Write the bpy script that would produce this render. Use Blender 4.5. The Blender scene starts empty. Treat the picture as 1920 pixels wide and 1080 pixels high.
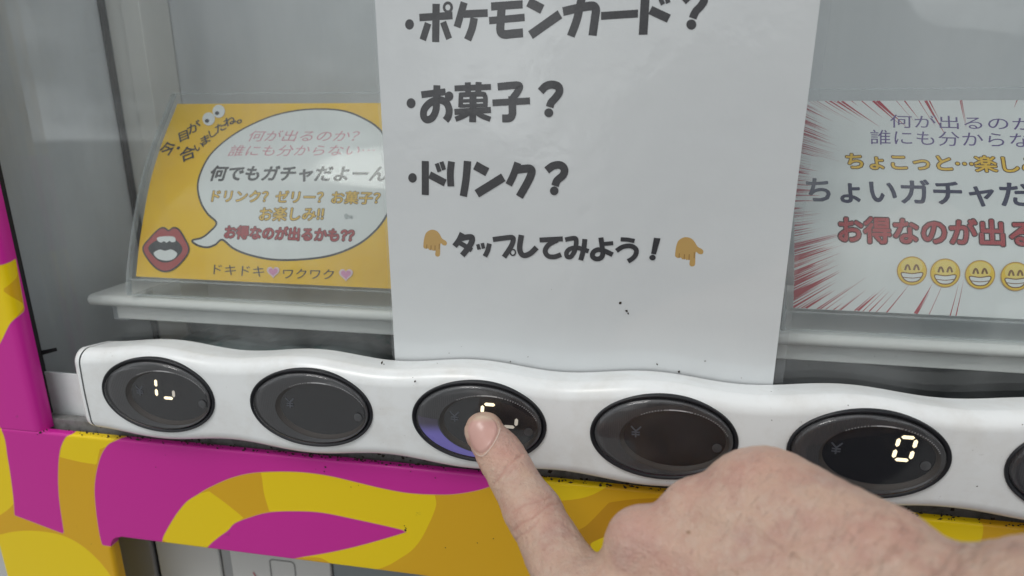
import bpy, bmesh, math, random
import numpy as np
from mathutils import Vector, Matrix
random.seed(7); RNG = np.random.default_rng(7)
SC = bpy.context.scene
COL = SC.collection
rad = math.radians

# ------------------------------------------------------------------ camera
ROTV = (0.27181, 0.17153, 0.02288)
CAM = np.array((0.04661, -0.19529, 0.10645)); FPX = 1153.1
def _rot(w):
    w = np.array(w); th = np.linalg.norm(w); k = w / th
    K = np.array([[0, -k[2], k[1]], [k[2], 0, -k[0]], [-k[1], k[0], 0]])
    return np.eye(3) + np.sin(th) * K + (1 - np.cos(th)) * K @ K
RW = _rot(ROTV) @ np.array([[1, 0, 0], [0, 0, -1], [0, 1, 0]], float)   # rows: image right, image down, forward
cam_data = bpy.data.cameras.new('camera'); cam = bpy.data.objects.new('camera', cam_data); COL.objects.link(cam)
cam.matrix_world = Matrix([[RW[0][i], -RW[1][i], -RW[2][i], CAM[i]] for i in range(3)] + [[0, 0, 0, 1]])
cam_data.sensor_width = 36; cam_data.lens = FPX * 36 / 1920
cam_data.clip_start = 0.005; cam_data.clip_end = 300
cam_data.dof.use_dof = True; cam_data.dof.focus_distance = 0.222; cam_data.dof.aperture_fstop = 9.5
SC.camera = cam

# ------------------------------------------------------------------ light
world = bpy.data.worlds.new('World'); SC.world = world; world.use_nodes = True
wt = world.node_tree; wt.nodes.clear()
sky = wt.nodes.new('ShaderNodeTexSky'); sky.sky_type = 'NISHITA'; sky.sun_disc = False
SUN_EL, SUN_AZ = rad(56), rad(212)
sky.sun_elevation = SUN_EL; sky.sun_rotation = SUN_AZ; sky.dust_density = 3.0; sky.air_density = 1.0
hs = wt.nodes.new('ShaderNodeHueSaturation'); hs.inputs['Saturation'].default_value = 0.30
bg = wt.nodes.new('ShaderNodeBackground'); bg.inputs['Strength'].default_value = 0.10
wo = wt.nodes.new('ShaderNodeOutputWorld')
ctc = wt.nodes.new('ShaderNodeTexCoord'); cmp_ = wt.nodes.new('ShaderNodeMapping'); cmp_.inputs['Scale'].default_value = (1, 1, 2.2); cmp_.inputs['Location'].default_value = (2.1, .5, .2)
cn = wt.nodes.new('ShaderNodeTexNoise'); cn.inputs['Scale'].default_value = 2.4; cn.inputs['Detail'].default_value = 5; cn.inputs['Roughness'].default_value = .55
ck = wt.nodes.new('ShaderNodeMapRange'); ck.interpolation_type = 'SMOOTHSTEP'; ck.inputs[1].default_value = .30; ck.inputs[2].default_value = .52           # cloud cover
cb = wt.nodes.new('ShaderNodeMapRange'); cb.interpolation_type = 'SMOOTHSTEP'; cb.inputs[1].default_value = .46; cb.inputs[2].default_value = .66; cb.inputs[3].default_value = 4.5; cb.inputs[4].default_value = 17.0   # cloud brightness
ct = wt.nodes.new('ShaderNodeVectorMath'); ct.operation = 'SCALE'; ct.inputs[0].default_value = (.955, .99, 1.0)
cm = wt.nodes.new('ShaderNodeMix'); cm.data_type = 'RGBA'
L_ = wt.links.new
L_(ctc.outputs['Generated'], cmp_.inputs[0]); L_(cmp_.outputs[0], cn.inputs[0]); L_(cn.outputs['Fac'], ck.inputs[0]); L_(cn.outputs['Fac'], cb.inputs[0]); L_(cb.outputs[0], ct.inputs['Scale'])
L_(sky.outputs[0], hs.inputs['Color']); L_(ck.outputs[0], cm.inputs[0]); L_(hs.outputs[0], cm.inputs[6]); L_(ct.outputs[0], cm.inputs[7]); L_(cm.outputs[2], bg.inputs[0]); L_(bg.outputs[0], wo.inputs[0])
sun_d = bpy.data.lights.new('sun', 'SUN'); sun_d.energy = 0.9; sun_d.angle = rad(20); sun_d.color = (1, .97, .93)
sun = bpy.data.objects.new('sun', sun_d); COL.objects.link(sun)
sdir = Vector((math.sin(SUN_AZ) * math.cos(SUN_EL), math.cos(SUN_AZ) * math.cos(SUN_EL), math.sin(SUN_EL)))
sun.rotation_euler = sdir.to_track_quat('Z', 'Y').to_euler()
SC.view_settings.view_transform = 'Standard'; SC.view_settings.look = 'None'
SC.view_settings.exposure = 0.10; SC.view_settings.gamma = 1.0; SC.view_settings.use_curve_mapping = False
SC.render.engine = 'CYCLES'
SC.cycles.transparent_max_bounces = 24; SC.cycles.max_bounces = 10; SC.cycles.use_denoising = True

# ------------------------------------------------------------------ picture measurements -> places on real surfaces
def ray(px, py): return RW.T @ np.array([(px - 960) / FPX, (py - 540) / FPX, 1.0])
def at(px, py, Y):
    d = ray(px, py); return CAM + (Y - CAM[1]) / d[1] * d
def deep(px, py, dep): return CAM + ray(px, py) * dep
def to_px(P):
    q = (np.asarray(P) - CAM) @ RW.T
    return np.stack([960 + FPX * q[:, 0] / q[:, 2], 540 + FPX * q[:, 1] / q[:, 2]], 1)

# ------------------------------------------------------------------ building helpers
WLOC = {}
def empty(name, loc, label=None, cat=None, group=None, parent=None):
    o = bpy.data.objects.new(name, None); COL.objects.link(o); o.empty_display_size = .02
    WLOC[o] = np.array(loc, float)
    if parent is not None: o.parent = parent; o.location = WLOC[o] - WLOC[parent]
    else: o.location = loc
    tag(o, label, cat, group); return o
def tag(o, label=None, cat=None, group=None, kind=None):
    if label: o['label'] = label
    if cat: o['category'] = cat
    if group: o['group'] = group
    if kind: o['kind'] = kind
    return o
def obj(name, V, Fc, mat, parent=None, smooth=False, loc=None, attrs=None, angle=None, mats=None, midx=None):
    """One mesh object from world-space vertices; loc = its origin."""
    V = np.asarray(V, float).reshape(-1, 3)
    base = np.array(loc, float) if loc is not None else (WLOC[parent] if parent is not None else np.zeros(3))
    me = bpy.data.meshes.new(name)
    me.from_pydata((V - base).tolist(), [], [list(map(int, f)) for f in Fc])
    for m in (mats or [mat]): me.materials.append(m)
    if midx is not None: me.polygons.foreach_set('material_index', np.asarray(midx, np.int32))
    if smooth: me.polygons.foreach_set('use_smooth', [True] * len(me.polygons))
    if attrs:
        for k, a in attrs.items():
            at_ = me.attributes.new(k, 'FLOAT', 'POINT'); at_.data.foreach_set('value', np.asarray(a, np.float32))
    me.validate(); me.update()
    if angle is not None:
        bm = bmesh.new(); bm.from_mesh(me)
        for e in bm.edges:
            if len(e.link_faces) == 2 and e.calc_face_angle(0) > angle: e.smooth = False
        bm.to_mesh(me); bm.free()
    o = bpy.data.objects.new(name, me); COL.objects.link(o)
    WLOC[o] = base
    if parent is not None: o.parent = parent; o.location = base - WLOC[parent]
    else: o.location = base
    return o
class MB:
    """collects shapes that make ONE mesh"""
    def __init__(s): s.v = []; s.f = []; s.n = 0
    def add(s, V, F):
        V = np.asarray(V, float).reshape(-1, 3); s.v.append(V); s.f += [[i + s.n for i in f] for f in F]; s.n += len(V); return s
    def box(s, x0, x1, y0, y1, z0, z1, bev=0.0):
        bm = bmesh.new(); bmesh.ops.create_cube(bm, size=1)
        for v in bm.verts:
            v.co = Vector(((x0 + x1) / 2 + v.co.x * (x1 - x0), (y0 + y1) / 2 + v.co.y * (y1 - y0), (z0 + z1) / 2 + v.co.z * (z1 - z0)))
        if bev > 0: bmesh.ops.bevel(bm, geom=bm.edges[:], offset=bev, segments=3, profile=.5, affect='EDGES')
        bm.verts.index_update()
        s.add([v.co[:] for v in bm.verts], [[v.index for v in f.verts] for f in bm.faces]); bm.free(); return s
    def build(s, name, mat, parent=None, **k): return obj(name, np.concatenate(s.v), s.f, mat, parent, **k)
def grid_faces(n, m, close=False):
    F = []
    for i in range(n - 1):
        for j in range(m - 1 if not close else m):
            j2 = (j + 1) % m; F.append((i * m + j, i * m + j2, (i + 1) * m + j2, (i + 1) * m + j))
    return F

# ------------------------------------------------------------------ materials
def mat(name, base=(.8, .8, .8), rough=.5, metal=0, coat=0, coat_rough=.05, spec=.5, bump=None, vary=None, sss=None, emit=None, tile=None):
    m = bpy.data.materials.new(name); m.use_nodes = True; t = m.node_tree; b = t.nodes['Principled BSDF']
    b.inputs['Base Color'].default_value = (*base, 1); b.inputs['Roughness'].default_value = rough; b.inputs['Metallic'].default_value = metal
    b.inputs['Specular IOR Level'].default_value = spec; b.inputs['Coat Weight'].default_value = coat; b.inputs['Coat Roughness'].default_value = coat_rough
    tc = t.nodes.new('ShaderNodeTexCoord')
    if emit: b.inputs['Emission Color'].default_value = (*emit[0], 1); b.inputs['Emission Strength'].default_value = emit[1]
    if vary:          # (noise scale, second colour, low, high)
        n = t.nodes.new('ShaderNodeTexNoise'); n.inputs['Scale'].default_value = vary[0]; n.inputs['Detail'].default_value = 6; n.inputs['Roughness'].default_value = .65
        r = t.nodes.new('ShaderNodeMapRange'); r.inputs[1].default_value = vary[2]; r.inputs[2].default_value = vary[3]
        x = t.nodes.new('ShaderNodeMix'); x.data_type = 'RGBA'; x.inputs[6].default_value = (*base, 1); x.inputs[7].default_value = (*vary[1], 1)
        t.links.new(tc.outputs['Object'], n.inputs['Vector']); t.links.new(n.outputs['Fac'], r.inputs[0]); t.links.new(r.outputs[0], x.inputs[0]); t.links.new(x.outputs[2], b.inputs['Base Color'])
    if bump:          # (scale, strength, distance)
        n = t.nodes.new('ShaderNodeTexNoise'); n.inputs['Scale'].default_value = bump[0]; n.inputs['Detail'].default_value = 4
        p = t.nodes.new('ShaderNodeBump'); p.inputs['Strength'].default_value = bump[1]; p.inputs['Distance'].default_value = bump[2]
        t.links.new(tc.outputs['Object'], n.inputs['Vector']); t.links.new(n.outputs['Fac'], p.inputs['Height'])
        t.links.new(p.outputs[0], b.inputs['Normal']); t.links.new(p.outputs[0], b.inputs['Coat Normal'])
    return m
def clear(name, tint=(.97, .985, .98), rough=.02, ior=1.5, haze=0.0, haze_col=(.7, .74, .76)):
    """thin clear sheet: lets light through, mirrors by Fresnel, optional milky haze"""
    m = bpy.data.materials.new(name); m.use_nodes = True; t = m.node_tree; t.nodes.clear()
    o = t.nodes.new('ShaderNodeOutputMaterial'); tr = t.nodes.new('ShaderNodeBsdfTransparent'); tr.inputs[0].default_value = (*tint, 1)
    g = t.nodes.new('ShaderNodeBsdfGlossy'); g.inputs['Roughness'].default_value = rough
    ge = t.nodes.new('ShaderNodeNewGeometry'); dp = t.nodes.new('ShaderNodeVectorMath'); dp.operation = 'DOT_PRODUCT'
    t.links.new(ge.outputs['Normal'], dp.inputs[0]); t.links.new(ge.outputs['Incoming'], dp.inputs[1])
    def mth(op, a, b=None, c=None):
        n = t.nodes.new('ShaderNodeMath'); n.operation = op
        for i, v in enumerate((a, b, c)):
            if v is None: continue
            if isinstance(v, (int, float)): n.inputs[i].default_value = v
            else: t.links.new(v, n.inputs[i])
        return n.outputs[0]
    f0 = ((ior - 1) / (ior + 1)) ** 2
    sch = mth('MULTIPLY_ADD', mth('POWER', mth('SUBTRACT', 1.0, mth('ABSOLUTE', dp.outputs['Value'])), 5.0), 1 - f0, f0)      # same from both sides
    mx = t.nodes.new('ShaderNodeMixShader'); t.links.new(sch, mx.inputs[0]); t.links.new(g.outputs[0], mx.inputs[2])
    if haze > 0:
        d = t.nodes.new('ShaderNodeBsdfDiffuse'); d.inputs[0].default_value = (*haze_col, 1)
        m2 = t.nodes.new('ShaderNodeMixShader'); m2.inputs[0].default_value = haze
        t.links.new(tr.outputs[0], m2.inputs[1]); t.links.new(d.outputs[0], m2.inputs[2]); t.links.new(m2.outputs[0], mx.inputs[1])
    else: t.links.new(tr.outputs[0], mx.inputs[1])
    t.links.new(mx.outputs[0], o.inputs[0]); return m
def streaked_glass():
    m = clear('window_glass', (.97, .985, .98), .012, 1.5, .03, (.75, .78, .8)); t = m.node_tree
    mix = [n for n in t.nodes if n.bl_idname == 'ShaderNodeMixShader' and not n.inputs[0].is_linked][0]
    tc = t.nodes.new('ShaderNodeTexCoord'); mp = t.nodes.new('ShaderNodeMapping'); mp.inputs['Rotation'].default_value = (0, .5, 0); mp.inputs['Scale'].default_value = (26, 26, 5)
    n = t.nodes.new('ShaderNodeTexNoise'); n.inputs['Scale'].default_value = 1; n.inputs['Detail'].default_value = 6; n.inputs['Roughness'].default_value = .6
    r = t.nodes.new('ShaderNodeMapRange'); r.inputs[1].default_value = .40; r.inputs[2].default_value = .72; r.inputs[3].default_value = .0; r.inputs[4].default_value = .10
    t.links.new(tc.outputs['Object'], mp.inputs[0]); t.links.new(mp.outputs[0], n.inputs[0]); t.links.new(n.outputs[0], r.inputs[0]); t.links.new(r.outputs[0], mix.inputs[0]); return m
def srgb(r, g, b, k=1.0):
    f = lambda c: (c / 255 / 12.92 if c / 255 <= .04045 else ((c / 255 + .055) / 1.055) ** 2.4) * k
    return (min(f(r), .9), min(f(g), .9), min(f(b), .9))

M = {}
M['bar'] = mat('white_plastic', (.85, .875, .88), .24, bump=(900, .05, .0002), vary=(60, (.74, .74, .72), .45, .8))
def soil(m, scale, stretch, lo, hi, amount, col):
    t = m.node_tree; b = t.nodes['Principled BSDF']; src = b.inputs['Base Color'].links[0].from_socket
    tc = t.nodes.new('ShaderNodeTexCoord'); mp = t.nodes.new('ShaderNodeMapping'); mp.inputs['Scale'].default_value = stretch
    n = t.nodes.new('ShaderNodeTexNoise'); n.inputs['Scale'].default_value = scale; n.inputs['Detail'].default_value = 8; n.inputs['Roughness'].default_value = .7
    r = t.nodes.new('ShaderNodeMapRange'); r.inputs[1].default_value = lo; r.inputs[2].default_value = hi; r.inputs[4].default_value = amount
    x = t.nodes.new('ShaderNodeMix'); x.data_type = 'RGBA'; x.inputs[7].default_value = (*col, 1)
    t.links.new(tc.outputs['Object'], mp.inputs[0]); t.links.new(mp.outputs[0], n.inputs[0]); t.links.new(n.outputs[0], r.inputs[0]); t.links.new(r.outputs[0], x.inputs[0]); t.links.new(src, x.inputs[6]); t.links.new(x.outputs[2], b.inputs['Base Color'])
soil(M['bar'], 420, (1, 1, 1), .66, .74, .55, (.22, .18, .14)); soil(M['bar'], 60, (.35, 1, 1.6), .58, .78, .22, (.66, .63, .56)); soil(M['bar'], 300, (.12, 1, 2.5), .66, .72, .18, (.45, .43, .40))
M['seam'] = mat('seam_grey', (.30, .31, .32), .6)
M['bezel'] = mat('black_bezel', (.010, .011, .015), .42)
M['dome'] = clear('button_dome', (.95, .95, .96), .09, 1.55, .015, (.5, .5, .52))
M['inside_white'] = mat('cabinet_white', (.80, .80, .80), .45, vary=(9, (.76, .77, .77), .4, .7))
M['inside_grey'] = mat('cabinet_grey', (.66, .675, .70), .5, vary=(7, (.61, .63, .66), .4, .7))
M['inside_side'] = mat('cabinet_side', (.70, .725, .755), .26, bump=(14, .25, .004), vary=(8, (.62, .65, .69), .4, .7))
soil(M['inside_side'], 18, (1, 1, .25), .5, .75, .35, (.52, .53, .55)); soil(M['inside_grey'], 10, (1, 1, .3), .48, .75, .35, (.46, .48, .51))
M['cream'] = mat('cream_strip', (.78, .77, .74), .5)
M['dark'] = mat('dark_gap', (.02, .02, .022), .7)
M['dark_grey'] = mat('dark_grey_plate', (.075, .075, .078), .55, vary=(200, (.05, .05, .05), .4, .65))
M['shelf'] = mat('shelf_white', (.84, .84, .83), .35)
M['glass'] = streaked_glass()
M['acrylic'] = clear('clear_acrylic', (.985, .99, .99), .06, 1.38, .006)
M['acrylic_edge'] = clear('acrylic_edge', (.86, .88, .89), .08, 1.5, .28, (.72, .75, .77))
M['film'] = clear('laminate_film', (.97, .975, .98), .08, 1.5, .06)
M['ink'] = mat('black_ink', (.032, .033, .038), .45, coat=.8, coat_rough=.12, bump=(160, .25, .0004), vary=(1500, (.05, .05, .055), .4, .7))
M['dirt'] = mat('dirt', (.035, .025, .017), .9)
M['lower_white'] = mat('lower_panel_white', (.60, .60, .58), .4)
M['metal'] = mat('brushed_metal', (.42, .43, .44), .38, metal=.7)

# ------------------------------------------------------------------ the setting
V = [(-30, -30, -1.15), (30, -30, -1.15), (30, 30, -1.15), (-30, 30, -1.15)]
obj('pavement', V, [(0, 1, 2, 3)], mat('pavement_concrete', (.36, .355, .345), .85, vary=(4, (.28, .277, .27), .35, .7), bump=(60, .3, .004)))['kind'] = 'structure'

# ------------------------------------------------------------------ vending machine
VM = empty('vending_machine', (0, .3, -1.15), 'magenta and yellow drink vending machine with wavy white button strip below its window', 'vending machine')
XR = .42; ZT = .36; ZB = -.40

# signed distance from points to a polygon (negative inside)
def poly_sd(P, poly):
    P = np.asarray(P); A = np.asarray(poly); B = np.roll(A, -1, 0); d = np.full(len(P), 1e9); ins = np.zeros(len(P), bool)
    for a, b in zip(A, B):
        e = b - a; w = P - a; L = e @ e
        if L < 1e-18: continue
        t = np.clip(w @ e / L, 0, 1); q = w - t[:, None] * e; d = np.minimum(d, (q * q).sum(1))
        c = (a[1] <= P[:, 1]) != (b[1] <= P[:, 1])
        xi = a[0] + (P[:, 1] - a[1]) * (e[0] / (e[1] if abs(e[1]) > 1e-15 else 1e-15)); ins ^= c & (P[:, 0] < xi)
    d = np.sqrt(d); return np.where(ins, -d, d)
def spline(pts, n=8, closed=True):
    P = np.asarray(pts, float); N = len(P); out = []
    for i in range(N if closed else N - 1):
        if closed: p0, p1, p2, p3 = P[i - 1], P[i], P[(i + 1) % N], P[(i + 2) % N]
        else: p0, p1, p2, p3 = P[max(i - 1, 0)], P[i], P[i + 1], P[min(i + 2, N - 1)]
        for k in range(n):
            t = k / n; out.append(.5 * ((2 * p1) + (-p0 + p2) * t + (2 * p0 - 5 * p1 + 4 * p2 - p3) * t * t + (-p0 + 3 * p1 - 3 * p2 + p3) * t ** 3))
    if not closed: out.append(P[-1])
    return np.array(out)
YF = .008                                                     # front plane of the painted door frame
def front(pts):
    """outline on the front plane: smooth curves, sharp only where the outline turns sharply"""
    P = np.array([at(x, y, YF)[[0, 2]] for x, y in pts]); n = len(P); out = []
    d = np.roll(P, -1, 0) - P; d /= np.linalg.norm(d, axis=1, keepdims=True) + 1e-12
    sharp = [float(d[i - 1] @ d[i]) < .80 for i in range(n)]
    for i in range(n):
        p1, p2 = P[i], P[(i + 1) % n]; p0 = 2 * p1 - p2 if sharp[i] else P[i - 1]; p3 = 2 * p2 - p1 if sharp[(i + 1) % n] else P[(i + 2) % n]
        L = np.linalg.norm(p2 - p1); p0 = p1 + (p0 - p1) * min(1, 1.5 * L / (np.linalg.norm(p0 - p1) + 1e-9)); p3 = p2 + (p3 - p2) * min(1, 1.5 * L / (np.linalg.norm(p3 - p2) + 1e-9))
        for k in range(5):
            t = k / 5; out.append(.5 * (2 * p1 + (p2 - p0) * t + (2 * p0 - 5 * p1 + 4 * p2 - p3) * t * t + (3 * p1 - p0 - 3 * p2 + p3) * t ** 3))
    return np.array(out)
# printed pattern: outlines on the front plane
YEL = [
  front([(-60, 560), (0, 540), (37, 577), (37, 580), (20, 606), (0, 645), (-60, 740)]),                      # light band on the post
  front([(-60, 505), (0, 497), (20, 490), (24, 524), (0, 545), (-60, 560)]),
  front([(-90, 690), (0, 796), (10, 832), (18, 880), (26, 930), (25, 945), (0, 966), (-90, 1010)]),
  front([(-60, 1010), (0, 1002), (25, 997), (55, 995), (90, 998), (122, 1006), (152, 1022), (180, 1046), (205, 1076), (230, 1120), (230, 1300), (-60, 1300)]),
  front([(124, 780), (118, 822), (112, 857), (150, 866), (181, 871), (187, 842), (201, 836), (214, 823), (232, 790)]),
  front([(305, 1012), (312, 994), (320, 980), (333, 960), (350, 940), (370, 927), (392, 921), (425, 945), (457, 971), (440, 982), (428, 995), (410, 1008), (392, 1024), (360, 1050)]),
  front([(490, 890), (480, 860), (515, 884), (565, 885), (615, 891.5), (665, 903), (715, 915), (765, 924), (815, 927), (818, 945), (812, 965), (803, 985), (790, 1010), (772, 1032), (750, 1047), (728, 1060), (700, 1068), (640, 1066), (600, 1046), (555, 1047), (762, 996), (605, 962), (505, 959), (495, 925)]),
  front([(1030, 880), (1000, 905), (1037, 925), (1051, 939), (1080, 936), (1105, 930), (1130, 918), (1150, 905), (1160, 880)]),
  front([(1108, 1018), (1136, 1006), (1180, 995), (1200, 1100), (1100, 1100)]),
  front([(1600, 930), (1842, 940), (1843, 1000), (1830, 1040), (1600, 1060)]),
]
MAG = [
  front([(-90, 300), (95, 300), (95, 900), (20, 490), (0, 497), (-90, 505)]),
  front([(120, 780), (132, 814), (122.5, 820), (112, 845), (108.5, 890), (111, 940), (120, 1001), (27.5, 966), (25, 930), (15, 860), (0, 800), (-90, 690), (-60, 740), (0, 645), (20, 606), (40, 586), (60, 560), (95, 540), (95, 780)]),
  front([(232, 780), (225, 820), (202, 835), (187, 862), (178, 908), (180, 955), (187, 1003), (192, 1022), (206, 1024), (240, 1030), (305, 1052), (304, 1013), (312, 994), (320, 980), (333, 960), (350, 940), (370, 927), (390, 915), (430, 897), (470, 887), (515, 884), (565, 885), (615, 891.5), (665, 903), (715, 915), (765, 924), (815, 927), (855, 926), (900, 918), (935, 905), (965, 890), (1000, 860), (1000, 780)]),
  front([(390, 1026), (410, 1008), (428, 995), (440, 982), (470, 970), (505, 961), (555, 959), (605, 962), (665, 974), (720, 986), (764, 996.5), (720, 1010), (665, 1025), (615, 1036), (549, 1048), (540, 1060), (360, 1070)]),
]
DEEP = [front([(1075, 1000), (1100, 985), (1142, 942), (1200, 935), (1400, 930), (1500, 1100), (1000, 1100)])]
def pattern_attrs(P2):
    f = lambda L: np.min([poly_sd(P2, p) for p in L], 0)
    return dict(sd_magenta=f(MAG), sd_yellow=f(YEL), sd_deep=f(DEEP))
def frame_material():
    m = mat('printed_vinyl', rough=.34, spec=.3, coat=.12, coat_rough=.12, bump=(1500, .06, .0001)); t = m.node_tree; b = t.nodes['Principled BSDF']
    prev = None
    def colour(c): 
        n = t.nodes.new('ShaderNodeRGB'); n.outputs[0].default_value = (*c, 1); return n.outputs[0]
    cur = colour((.72, .405, .010))
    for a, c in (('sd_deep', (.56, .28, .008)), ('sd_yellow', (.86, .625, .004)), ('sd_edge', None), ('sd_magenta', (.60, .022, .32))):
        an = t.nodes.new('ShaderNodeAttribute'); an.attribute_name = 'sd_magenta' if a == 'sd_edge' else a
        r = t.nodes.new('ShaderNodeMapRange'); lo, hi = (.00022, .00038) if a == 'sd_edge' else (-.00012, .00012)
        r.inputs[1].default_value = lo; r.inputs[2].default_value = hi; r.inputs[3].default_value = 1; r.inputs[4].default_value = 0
        x = t.nodes.new('ShaderNodeMix'); x.data_type = 'RGBA'
        t.links.new(an.outputs['Fac'], r.inputs[0]); t.links.new(r.outputs[0], x.inputs[0]); t.links.new(cur, x.inputs[6])
        t.links.new(colour(c or (.66, .36, .14)), x.inputs[7]); cur = x.outputs[2]
    # tiny scuffs and grime of its own shape
    tc = t.nodes.new('ShaderNodeTexCoord'); n = t.nodes.new('ShaderNodeTexNoise'); n.inputs['Scale'].default_value = 170; n.inputs['Detail'].default_value = 5
    r = t.nodes.new('ShaderNodeMapRange'); r.inputs[1].default_value = .74; r.inputs[2].default_value = .80; r.inputs[4].default_value = .55
    x = t.nodes.new('ShaderNodeMix'); x.data_type = 'RGBA'; x.inputs[7].default_value = (.08, .05, .04, 1)
    t.links.new(tc.outputs['Object'], n.inputs[0]); t.links.new(n.outputs[0], r.inputs[0]); t.links.new(r.outputs[0], x.inputs[0]); t.links.new(cur, x.inputs[6])
    t.links.new(x.outputs[2], b.inputs['Base Color']); return m
M['vinyl'] = frame_material()

def frame_part(name, prof, along, lo, hi, step, parent):
    """sweep a profile [(across, y, unrolled)] along x or z with a printed front"""
    n = max(2, int((hi - lo) / step)); s = np.linspace(lo, hi, n); k = len(prof); prof = np.array(prof)
    Vv = np.zeros((n, k, 3)); P2 = np.zeros((n, k, 2))
    if along == 'x':
        Vv[:, :, 0] = s[:, None]; Vv[:, :, 1] = prof[None, :, 1]; Vv[:, :, 2] = prof[None, :, 0]; P2[:, :, 0] = s[:, None]; P2[:, :, 1] = prof[None, :, 2]
    else:
        Vv[:, :, 2] = s[:, None]; Vv[:, :, 1] = prof[None, :, 1]; Vv[:, :, 0] = prof[None, :, 0]; P2[:, :, 1] = s[:, None]; P2[:, :, 0] = prof[None, :, 2]
    return obj(name, Vv.reshape(-1, 3), grid_faces(n, k), M['vinyl'], parent, smooth=True, attrs=pattern_attrs(P2.reshape(-1, 2)))
def edge_profile(c0, c1, r0, r1, back, step=.0011):
    """from c0 to c1 (c0 < c1) across; rounded r0 / r1 edges, returning to depth back"""
    out = []
    def arc(c, r, sgn):     # from side wall to the front
        pts = [(c, back, c + sgn * (math.pi / 2 * r - r + back - YF - r) * -1)]
        for i in range(0, 9):
            a = i / 8 * math.pi / 2; pts.append((c + sgn * r * (1 - math.cos(a)), YF + r - r * math.sin(a), c + sgn * r - sgn * r * (math.pi / 2 - a)))
        return pts
    out += arc(c0, r0, 1) if r0 else [(c0, YF, c0)]
    a, b = c0 + (r0 or 0), c1 - r1; n = max(2, int((b - a) / step)); out += [(x, YF, x) for x in np.linspace(a, b, n)[1:-1]]
    out += arc(c1, r1, -1)[::-1]
    return out
fr = .0062
ZP = -.0277                                                     # top edge of the lower panel's front
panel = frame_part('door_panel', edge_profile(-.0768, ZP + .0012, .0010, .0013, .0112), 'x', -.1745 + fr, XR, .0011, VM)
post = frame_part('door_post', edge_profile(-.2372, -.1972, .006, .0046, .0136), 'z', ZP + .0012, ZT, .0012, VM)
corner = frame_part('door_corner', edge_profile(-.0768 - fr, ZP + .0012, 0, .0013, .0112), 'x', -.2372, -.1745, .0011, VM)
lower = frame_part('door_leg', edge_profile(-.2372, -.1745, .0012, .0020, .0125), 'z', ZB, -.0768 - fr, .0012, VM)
# fillet in the corner of the lower opening
arc = [(-.1745 + fr - fr * math.cos(a), -.0768 - fr + fr * math.sin(a)) for a in np.linspace(0, math.pi / 2, 13)]
top_ = edge_profile(-.0768 - fr, ZP + .0012, 0, .0013, .0112); k_ = [i for i, q in enumerate(top_) if q[0] > -.0768 + .001]
Vv = []; P2 = []; nA = len(arc)
for i, (x, z) in enumerate(arc):
    col_ = [(x, .0125, z), (x, YF + .0004, z), (x, YF, z + .0003)] + [(x, YF, zz) for zz in np.linspace(z + .0004, -.0755, 6)] + [(x, top_[i2][1], top_[i2][0]) for i2 in k_ if top_[i2][0] > -.0754]
    Vv += col_; P2 += [(x, p[2]) for p in col_]
obj('corner_fillet', Vv, grid_faces(nA, len(Vv) // nA), M['vinyl'], VM, smooth=True, angle=.7, attrs=pattern_attrs(np.array(P2)))
MB().box(-.2365, -.2035, .0142, .0210, ZP + .004, ZT).build('door_gasket', M['dark'], VM)
MB().box(-.2372, -.2342, .036, .60, -1.13, ZT + .1).build('cabinet_side', mat('cabinet_outer', (.10, .095, .09), .6), VM)

# the rest of the cabinet, beyond the frame
magenta = mat('magenta_vinyl', (.60, .022, .32), .28, coat=.4, coat_rough=.12)
MB().box(-.2342, .4900, .128, .60, -1.13, .46).build('cabinet_body', M['inside_white'], VM)
MB().box(-.2372, .4900, .0085, .128, -1.10, ZB - .0005, .004).build('lower_door', magenta, VM)
MB().box(XR + .0035, .4900, YF, .128, ZB, ZT, .006).build('door_post', magenta, VM)
MB().box(-.2372, .4900, YF, .128, ZT + .0035, .46, .006).build('door_header', magenta, VM)
# interior of the display
YB = .1215
MB().box(-.2175, -.2143, .0245, YB, -.034, ZT).build('display_side_wall', M['inside_side'], VM)
MB().box(-.2146, -.2127, .0975, .1010, -.034, ZT).build('wall_slot_shade', M['dark'], VM)  # dark strip standing in for the shade in the corner slot
MB().box(-.2127, -.2030, .1012, YB, -.10, ZT).box(-.2030, -.1926, .0995, YB, -.10, ZT, .0006).build('display_upright', M['cream'], VM)
MB().box(-.1926, XR, YB, YB + .004, .0235, ZT).build('display_back_wall', M['inside_grey'], VM)
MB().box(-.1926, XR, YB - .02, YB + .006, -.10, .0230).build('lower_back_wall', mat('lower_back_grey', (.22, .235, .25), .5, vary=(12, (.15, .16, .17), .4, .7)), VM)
MB().box(XR, XR + .003, .0245, YB, -.10, ZT).build('display_side_wall', M['inside_side'], VM)
MB().box(-.2175, XR, .0245, YB, ZT, ZT + .003).build('display_ceiling', M['inside_white'], VM)
# shelf: rounded nose, deck, fascia, bracket end
nose = []
for i in range(13):
    a = math.pi / 2 + i / 12 * math.pi; nose.append((.0415 + .0026 * math.cos(a), .0245 + .0026 * math.sin(a)))
prof = [(.112, .0271)] + nose + [(.112, .0219)]
xs = [-.1944, -.1940, -.1930] + [-.18, XR]
Vv = []
for i, x in enumerate(xs):
    q = (.55, .85, 1, 1, 1)[i]
    for y, z in prof: Vv.append((x, .0445 + (y - .0445) * q if y < .06 else y, .0245 + (z - .0245) * q))
SH = obj('display_shelf', Vv, grid_faces(5, len(prof)) + [list(range(len(prof)))], M['shelf'], VM, smooth=True, angle=.6)
MB().box(-.1828, XR, .0432, .108, .0150, .02185, .0006).build('shelf_fascia', M['shelf'], SH)
MB().box(-.1915, -.1830, .050, .104, .0120, .0217).build('shelf_bracket', M['inside_side'], SH)
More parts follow.
